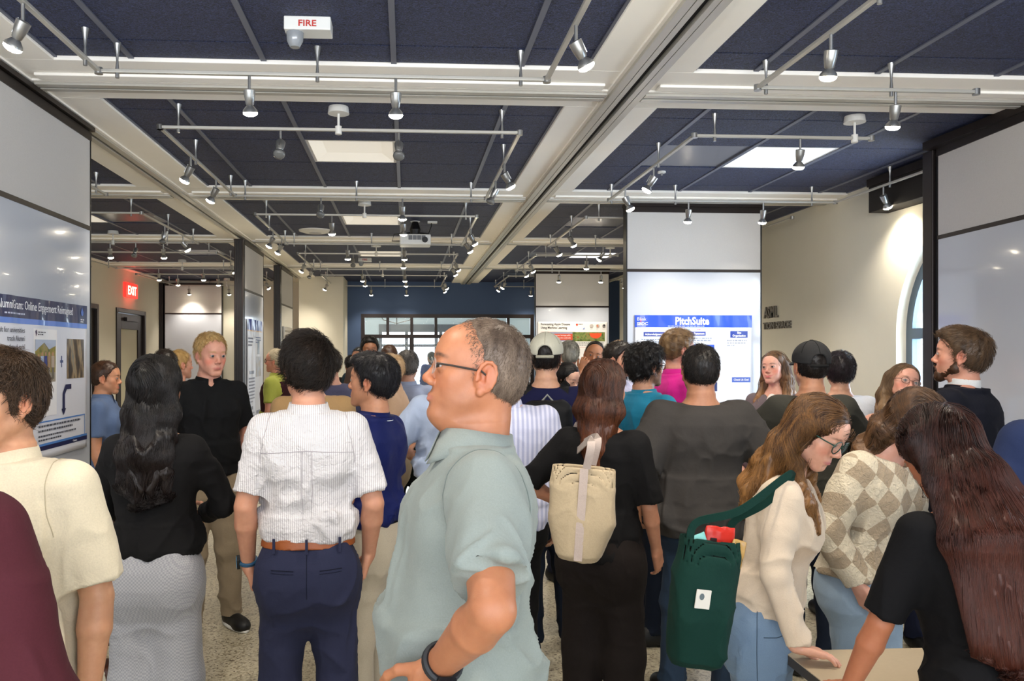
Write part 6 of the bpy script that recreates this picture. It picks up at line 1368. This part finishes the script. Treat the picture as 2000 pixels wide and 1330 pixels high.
# far left panels
E = [('r', 'header_band', 0, 0, .95, .13, '#2b2f86'), ('r', 'orange_line', 0, .13, .95, .145, '#c8964a'), ('l', .06, .24, .30, 3, .04, '#6a708a'), ('l', .5, .22, .36, 3, .03, '#5a6aa0'), ('r', 'dark_figure', .62, .25, .75, .42, '#3a4448'), ('r', 'heading_box', .12, .62, .42, .66, '#3a3a52'), ('l', .08, .72, .36, 8, .04, '#8a8fa4'),
     ('r', 'chart', .52, .45, .88, .70, photo_mat('chart_photo', ['#7c5a4a', '#a08a5c', '#8aa0c0', '#d8dce6'], 9, (4, 1, 1))), ('r', 'heading_box', .10, 1.05, .34, 1.09, '#6a6a7c'), ('r', 'heading_box', .55, 1.12, .80, 1.16, '#6a6a7c'), ('l', .08, 1.14, .34, 4, .04, '#8a8fa4'), ('r', 'orange_line', .03, 1.27, .92, 1.275, '#c8964a')]
poster('curling tall poster with scalloped blue header on the middle left panel', (XP, 9.48, 2.10), (0, 1, 0), 1.0, 1.3, E, '#d3d6e2', .012, seed=9)
E = [('r', 'header_band', 0, 0, .9, .20, '#9a9084'), ('l', .15, .08, .5, 2, .07, '#c9c2b6'), ('l', .1, .3, .7, 6, .04, '#a8a8a8')]
poster('pale poster with tan header on the farthest left panel', (XP, 12.25, 2.10), (0, 1, 0), .92, .9, E, '#c9c8c8', .005, seed=11)

# ================================================================== tables
tabm = mat('beige_laminate', '#b09f85', .4, var=.04, vscale=60, bump=.02, bscale=200); edgem = mat('dark_table_edge', '#3a342f', .5)
def table(label, x0, y0, x1, y1, z):
    t = empty('table', ((x0+x1)/2, (y0+y1)/2, 0)); w, h = (x1-x0)/2, (y1-y0)/2
    MB().box(-w, -h, z-.003, w, h, z).build('table_top', tabm, t); MB().box(-w, -h, z-.032, w, h, z-.003).build('edge_band', edgem, t)
    for sx in (-1, 1):
        for sy in (-1, 1): MB().box(sx*(w-.08)-.025, sy*(h-.08)-.025, 0, sx*(w-.08)+.025, sy*(h-.08)+.025, z-.032).build('leg', edgem, t, bevel=.003)
    return tag(t, label, 'table')
table('beige topped table with dark edge under the hands of the leaning women', 1.17, 2.03, 1.86, 2.42, .765)
table('grey brown tabletop corner glimpsed between the black jacket and the khaki trousers', -1.82, 3.45, -1.085, 4.05, .80)

# ================================================================== bags
def bag_mesh(name, parent, m, w, h, d, seed, sag=.02, bot=.75, res=.006, amp=.008):
    g = SDF(); tab = [(0, w*bot*.42, d*.30, 0), (h*.06, w*bot*.5, d*.46, 0), (h*.4, w*.5, d*.5, 0), (h*.85, w*.5, d*.42, 0), (h, w*.5, d*.34, 0)]
    g.loft(ID, tab, 0, .01, n=3.2, z0=.0)
    g.loft(ID, [(z, a-.006, b-.006, 0) for z, a, b, _ in tab], 0, .004, n=3.2, z0=h*.80, z1=h+.05, op='s')
    g.plane((0, 0, h-.03), (0, 0, 1), .002) if False else None
    P, Q = g.mesh(res, 1); n_ = vnormals(P, Q); P = (P+n_*(folds(P, seed, amp, 3, 9)*np.clip((h-P[:, 2])/.05, .2, 1))[:, None]).astype(F)
    return np_mesh(name, P, Q, m, parent, None, True)
def strap(t, name, pts, w, m):
    pts = [Vector(p) for p in pts]; cu = []     # smooth through the points
    for i in range(len(pts)-1):
        p0, p1, p2, p3 = pts[max(i-1, 0)], pts[i], pts[i+1], pts[min(i+2, len(pts)-1)]
        for k in range(8): u = k/8; cu.append(.5*((2*p1)+(p2-p0)*u+(2*p0-5*p1+4*p2-p3)*u*u+(3*p1-p0-3*p2+p3)*u**3))
    cu.append(pts[-1]); b = MB(); vs = []; 
    for i, p in enumerate(cu):
        d = (cu[min(i+1, len(cu)-1)]-cu[max(i-1, 0)]).normalized(); a = d.cross(Vector((0, 1, 0)) if abs(d.y) < .9 else Vector((1, 0, 0))).normalized(); n_ = a.cross(d)
        vs += [p+a*w+n_*.002, p-a*w+n_*.002, p-a*w-n_*.002, p+a*w-n_*.002]
    fs = [(i*4+k, i*4+(k+1) % 4, i*4+4+(k+1) % 4, i*4+4+k) for i in range(len(cu)-1) for k in range(4)]+[(3, 2, 1, 0), tuple(len(vs)-4+k for k in range(4))]
    b.add(vs, fs); return b.build(name, m, t, True)
def rootspace(t, p): return t.matrix_world.inverted() @ Vector(p)
bpy.context.view_layer.update()
# canvas tote on the left shoulder of the auburn ponytail
canv = cloth('natural_canvas', '#b3a184', weave=400, bump=.2); webb = cloth('pale_webbing', '#b5a59c', weave=600)
c = P3(1128, 1092, 2.95); t = empty('tote_bag', c, math.radians(-14)); t.rotation_euler.y = math.radians(4)
bag_mesh('bag_body', t, canv, .235, .345, .13, 3, bot=.72)
shp = PT.root.location + Vector(((Rz(math.radians(-34))@(PT.sh[-1]*PT.S)).tolist())); bpy.context.view_layer.update()
for yy, xo in ((-.058, .0), (.058, .02)):
    sp = rootspace(t, shp+Vector((.045, yy*.6, .062)))
    strap(t, 'strap', [(.01+xo, yy, .345), (.018+xo, yy, .45), (sp.x-.015, sp.y-.02*(1 if yy < 0 else -1), sp.z-.10), sp, sp+Vector((.02, .03, -.005))], .014, webb)
MB().add([(-.013+.0, -.068, z) if k == 0 else (.017, -.068, z) for z in (.01, .345) for k in (0, 1)], [(0, 1, 3, 2)]).build('centre_strip', webb, t).modifiers.new('t', 'SOLIDIFY').thickness = .003
tag(t, 'natural canvas tote bag hanging from the ponytailed woman in black', 'tote bag')
# green tote
grn = cloth('forest_green_corduroy', '#0a2d25', weave=500, bump=.15)
c = P3(1350, 1302, 2.38); t = empty('tote_bag', c, math.radians(8)); t.rotation_euler.y = math.radians(9)
bag_mesh('bag_body', t, grn, .185, .385, .12, 7, bot=.78, amp=.012)
bpy.context.view_layer.update()
shp = PW.root.location+Vector((Rz(math.radians(-120))@(PW.sh[1]*PW.S)).tolist())
s1 = rootspace(t, shp+Vector((-.02, -.045, .055))); s2 = rootspace(t, shp+Vector((.02, -.02, .062)))
strap(t, 'strap', [(-.075, -.02, .375), (-.06, -.02, .43), (s1.x*.45-.03, s1.y*.5-.03, .375+(s1.z-.375)*.5), s1, s2, s2+Vector((.02, .05, -.07))], .012, grn)
strap(t, 'strap', [(.08, .03, .375), (.09, .03, .44), (s2.x*.7, s2.y*.6, .375+(s2.z-.375)*.6), s2+Vector((.01, .01, .0)), s2+Vector((.02, .06, -.03))], .012, grn)
MB().box(-.055, -.066, .19, -.008, -.0625, .245).build('cloth_label', mat('cream_label', '#cfc9bf', .8), t, bevel=.001)
MB().add([(-.037+.008*math.cos(a), -.0668, .225+.010*math.sin(a)) for a in np.linspace(0, 2*PI, 11)[:-1]], [tuple(range(10))]).build('label_mark', mat('grey_leaf_mark', '#5a6468', .7), t)
tag(t, 'dark green cloth tote bag with a cream label, full of snacks', 'tote bag')
def packet(label, loc, rot, w, h, d, m, extra=None, cat='snack packet', name='snack_packet'):
    q = empty(name, loc); q.rotation_euler = rot; g = SDF(); g.loft(ID, [(0, w/2, .002, 0), (h*.12, w/2, d*.3, 0), (h*.5, w/2, d/2, 0), (h*.88, w/2, d*.3, 0), (h, w/2, .002, 0)], 0, .004, n=2.6); P_, Q_ = g.mesh(.004); P_ = (P_+vnormals(P_, Q_)*((vnoise(P_*60, 3)-.5)*.004)[:, None]).astype(F)
    np_mesh('wrapper', P_, Q_, m, q); 
    if extra: extra(q)
    return tag(q, label, cat)
bpy.context.view_layer.update(); MW = t.matrix_world.copy()
def red_x(q):
    MB().box(-.035, -.014, .075, -.015, -.0125, .10).build('printed_mark', mat('wrapper_dark_print', '#2a1210', .4), q); vs, fs = text_mesh('snack', .012, .0003); 
packet('red snack packet sticking out of the green tote', MW @ Vector((.035, .0, .29)), (0, .12, .1), .095, .135, .028, mat('red_foil', '#b8281c', .3), red_x)
packet('teal card packet in the mouth of the green tote', MW @ Vector((-.01, -.025, .30)), (0, -.35, 0), .06, .105, .010, mat('teal_card', '#74b3ac', .5), None, 'card', 'card_packet')
packet('tan granola packet in the green tote, nearest the sweater', MW @ Vector((.072, -.02, .27)), (0, .3, .2), .05, .125, .022, mat('tan_wrapper', '#b08a4c', .35, var=.3, vscale=60))
# backpack on the capped person
t = empty('backpack', PB.root.location+Vector((-.02, -.155, 1.02)), math.radians(-6)); bk = cloth('black_nylon', '#101114', weave=500, rough=.6)
g = SDF(); g.box(ID, (0, -.03, .20), (.135, .075, .215), .06); g.box(ID, (0, -.10, .12), (.105, .035, .11), .03, .015); P_, Q_ = g.mesh(.009); P_ = (P_+vnormals(P_, Q_)*folds(P_, 5, .006)[:, None]).astype(F); np_mesh('bag_body', P_, Q_, bk, t)
for sx in (-1, 1): strap(t, 'shoulder_strap', [(sx*.09, .035, .40), (sx*.10, .075, .475), (sx*.115, .16, .505), (sx*.13, .255, .44), (sx*.15, .27, .25), (sx*.155, .12, .08)], .024, bk)
MB().tube([(-.03, -.02, .41), (0, -.02, .445), (.03, -.02, .41)], .006, 8).build('grab_loop', mat('grey_webbing', '#8a8c88', .7), t, True)
tag(t, 'black backpack worn by the person in the off-white cap', 'backpack')
# brown bag on the floor
t = empty('shoulder_bag', P3(232, 1330, 3.6)); t.location.z = 0; g = SDF(); g.box(ID, (0, 0, .15), (.17, .07, .15), .03); P_, Q_ = g.mesh(.01); np_mesh('bag_body', P_, Q_, mat('brown_bag_leather', '#4a2412', .45), t); MB().tube([(-.1, 0, .29), (-.08, 0, .38), (.08, 0, .38), (.1, 0, .29)], .008).build('handle', mat('brown_bag_leather', '#4a2412', .45), t, True)
tag(t, 'brown leather bag on the floor behind the cream shirt', 'bag')
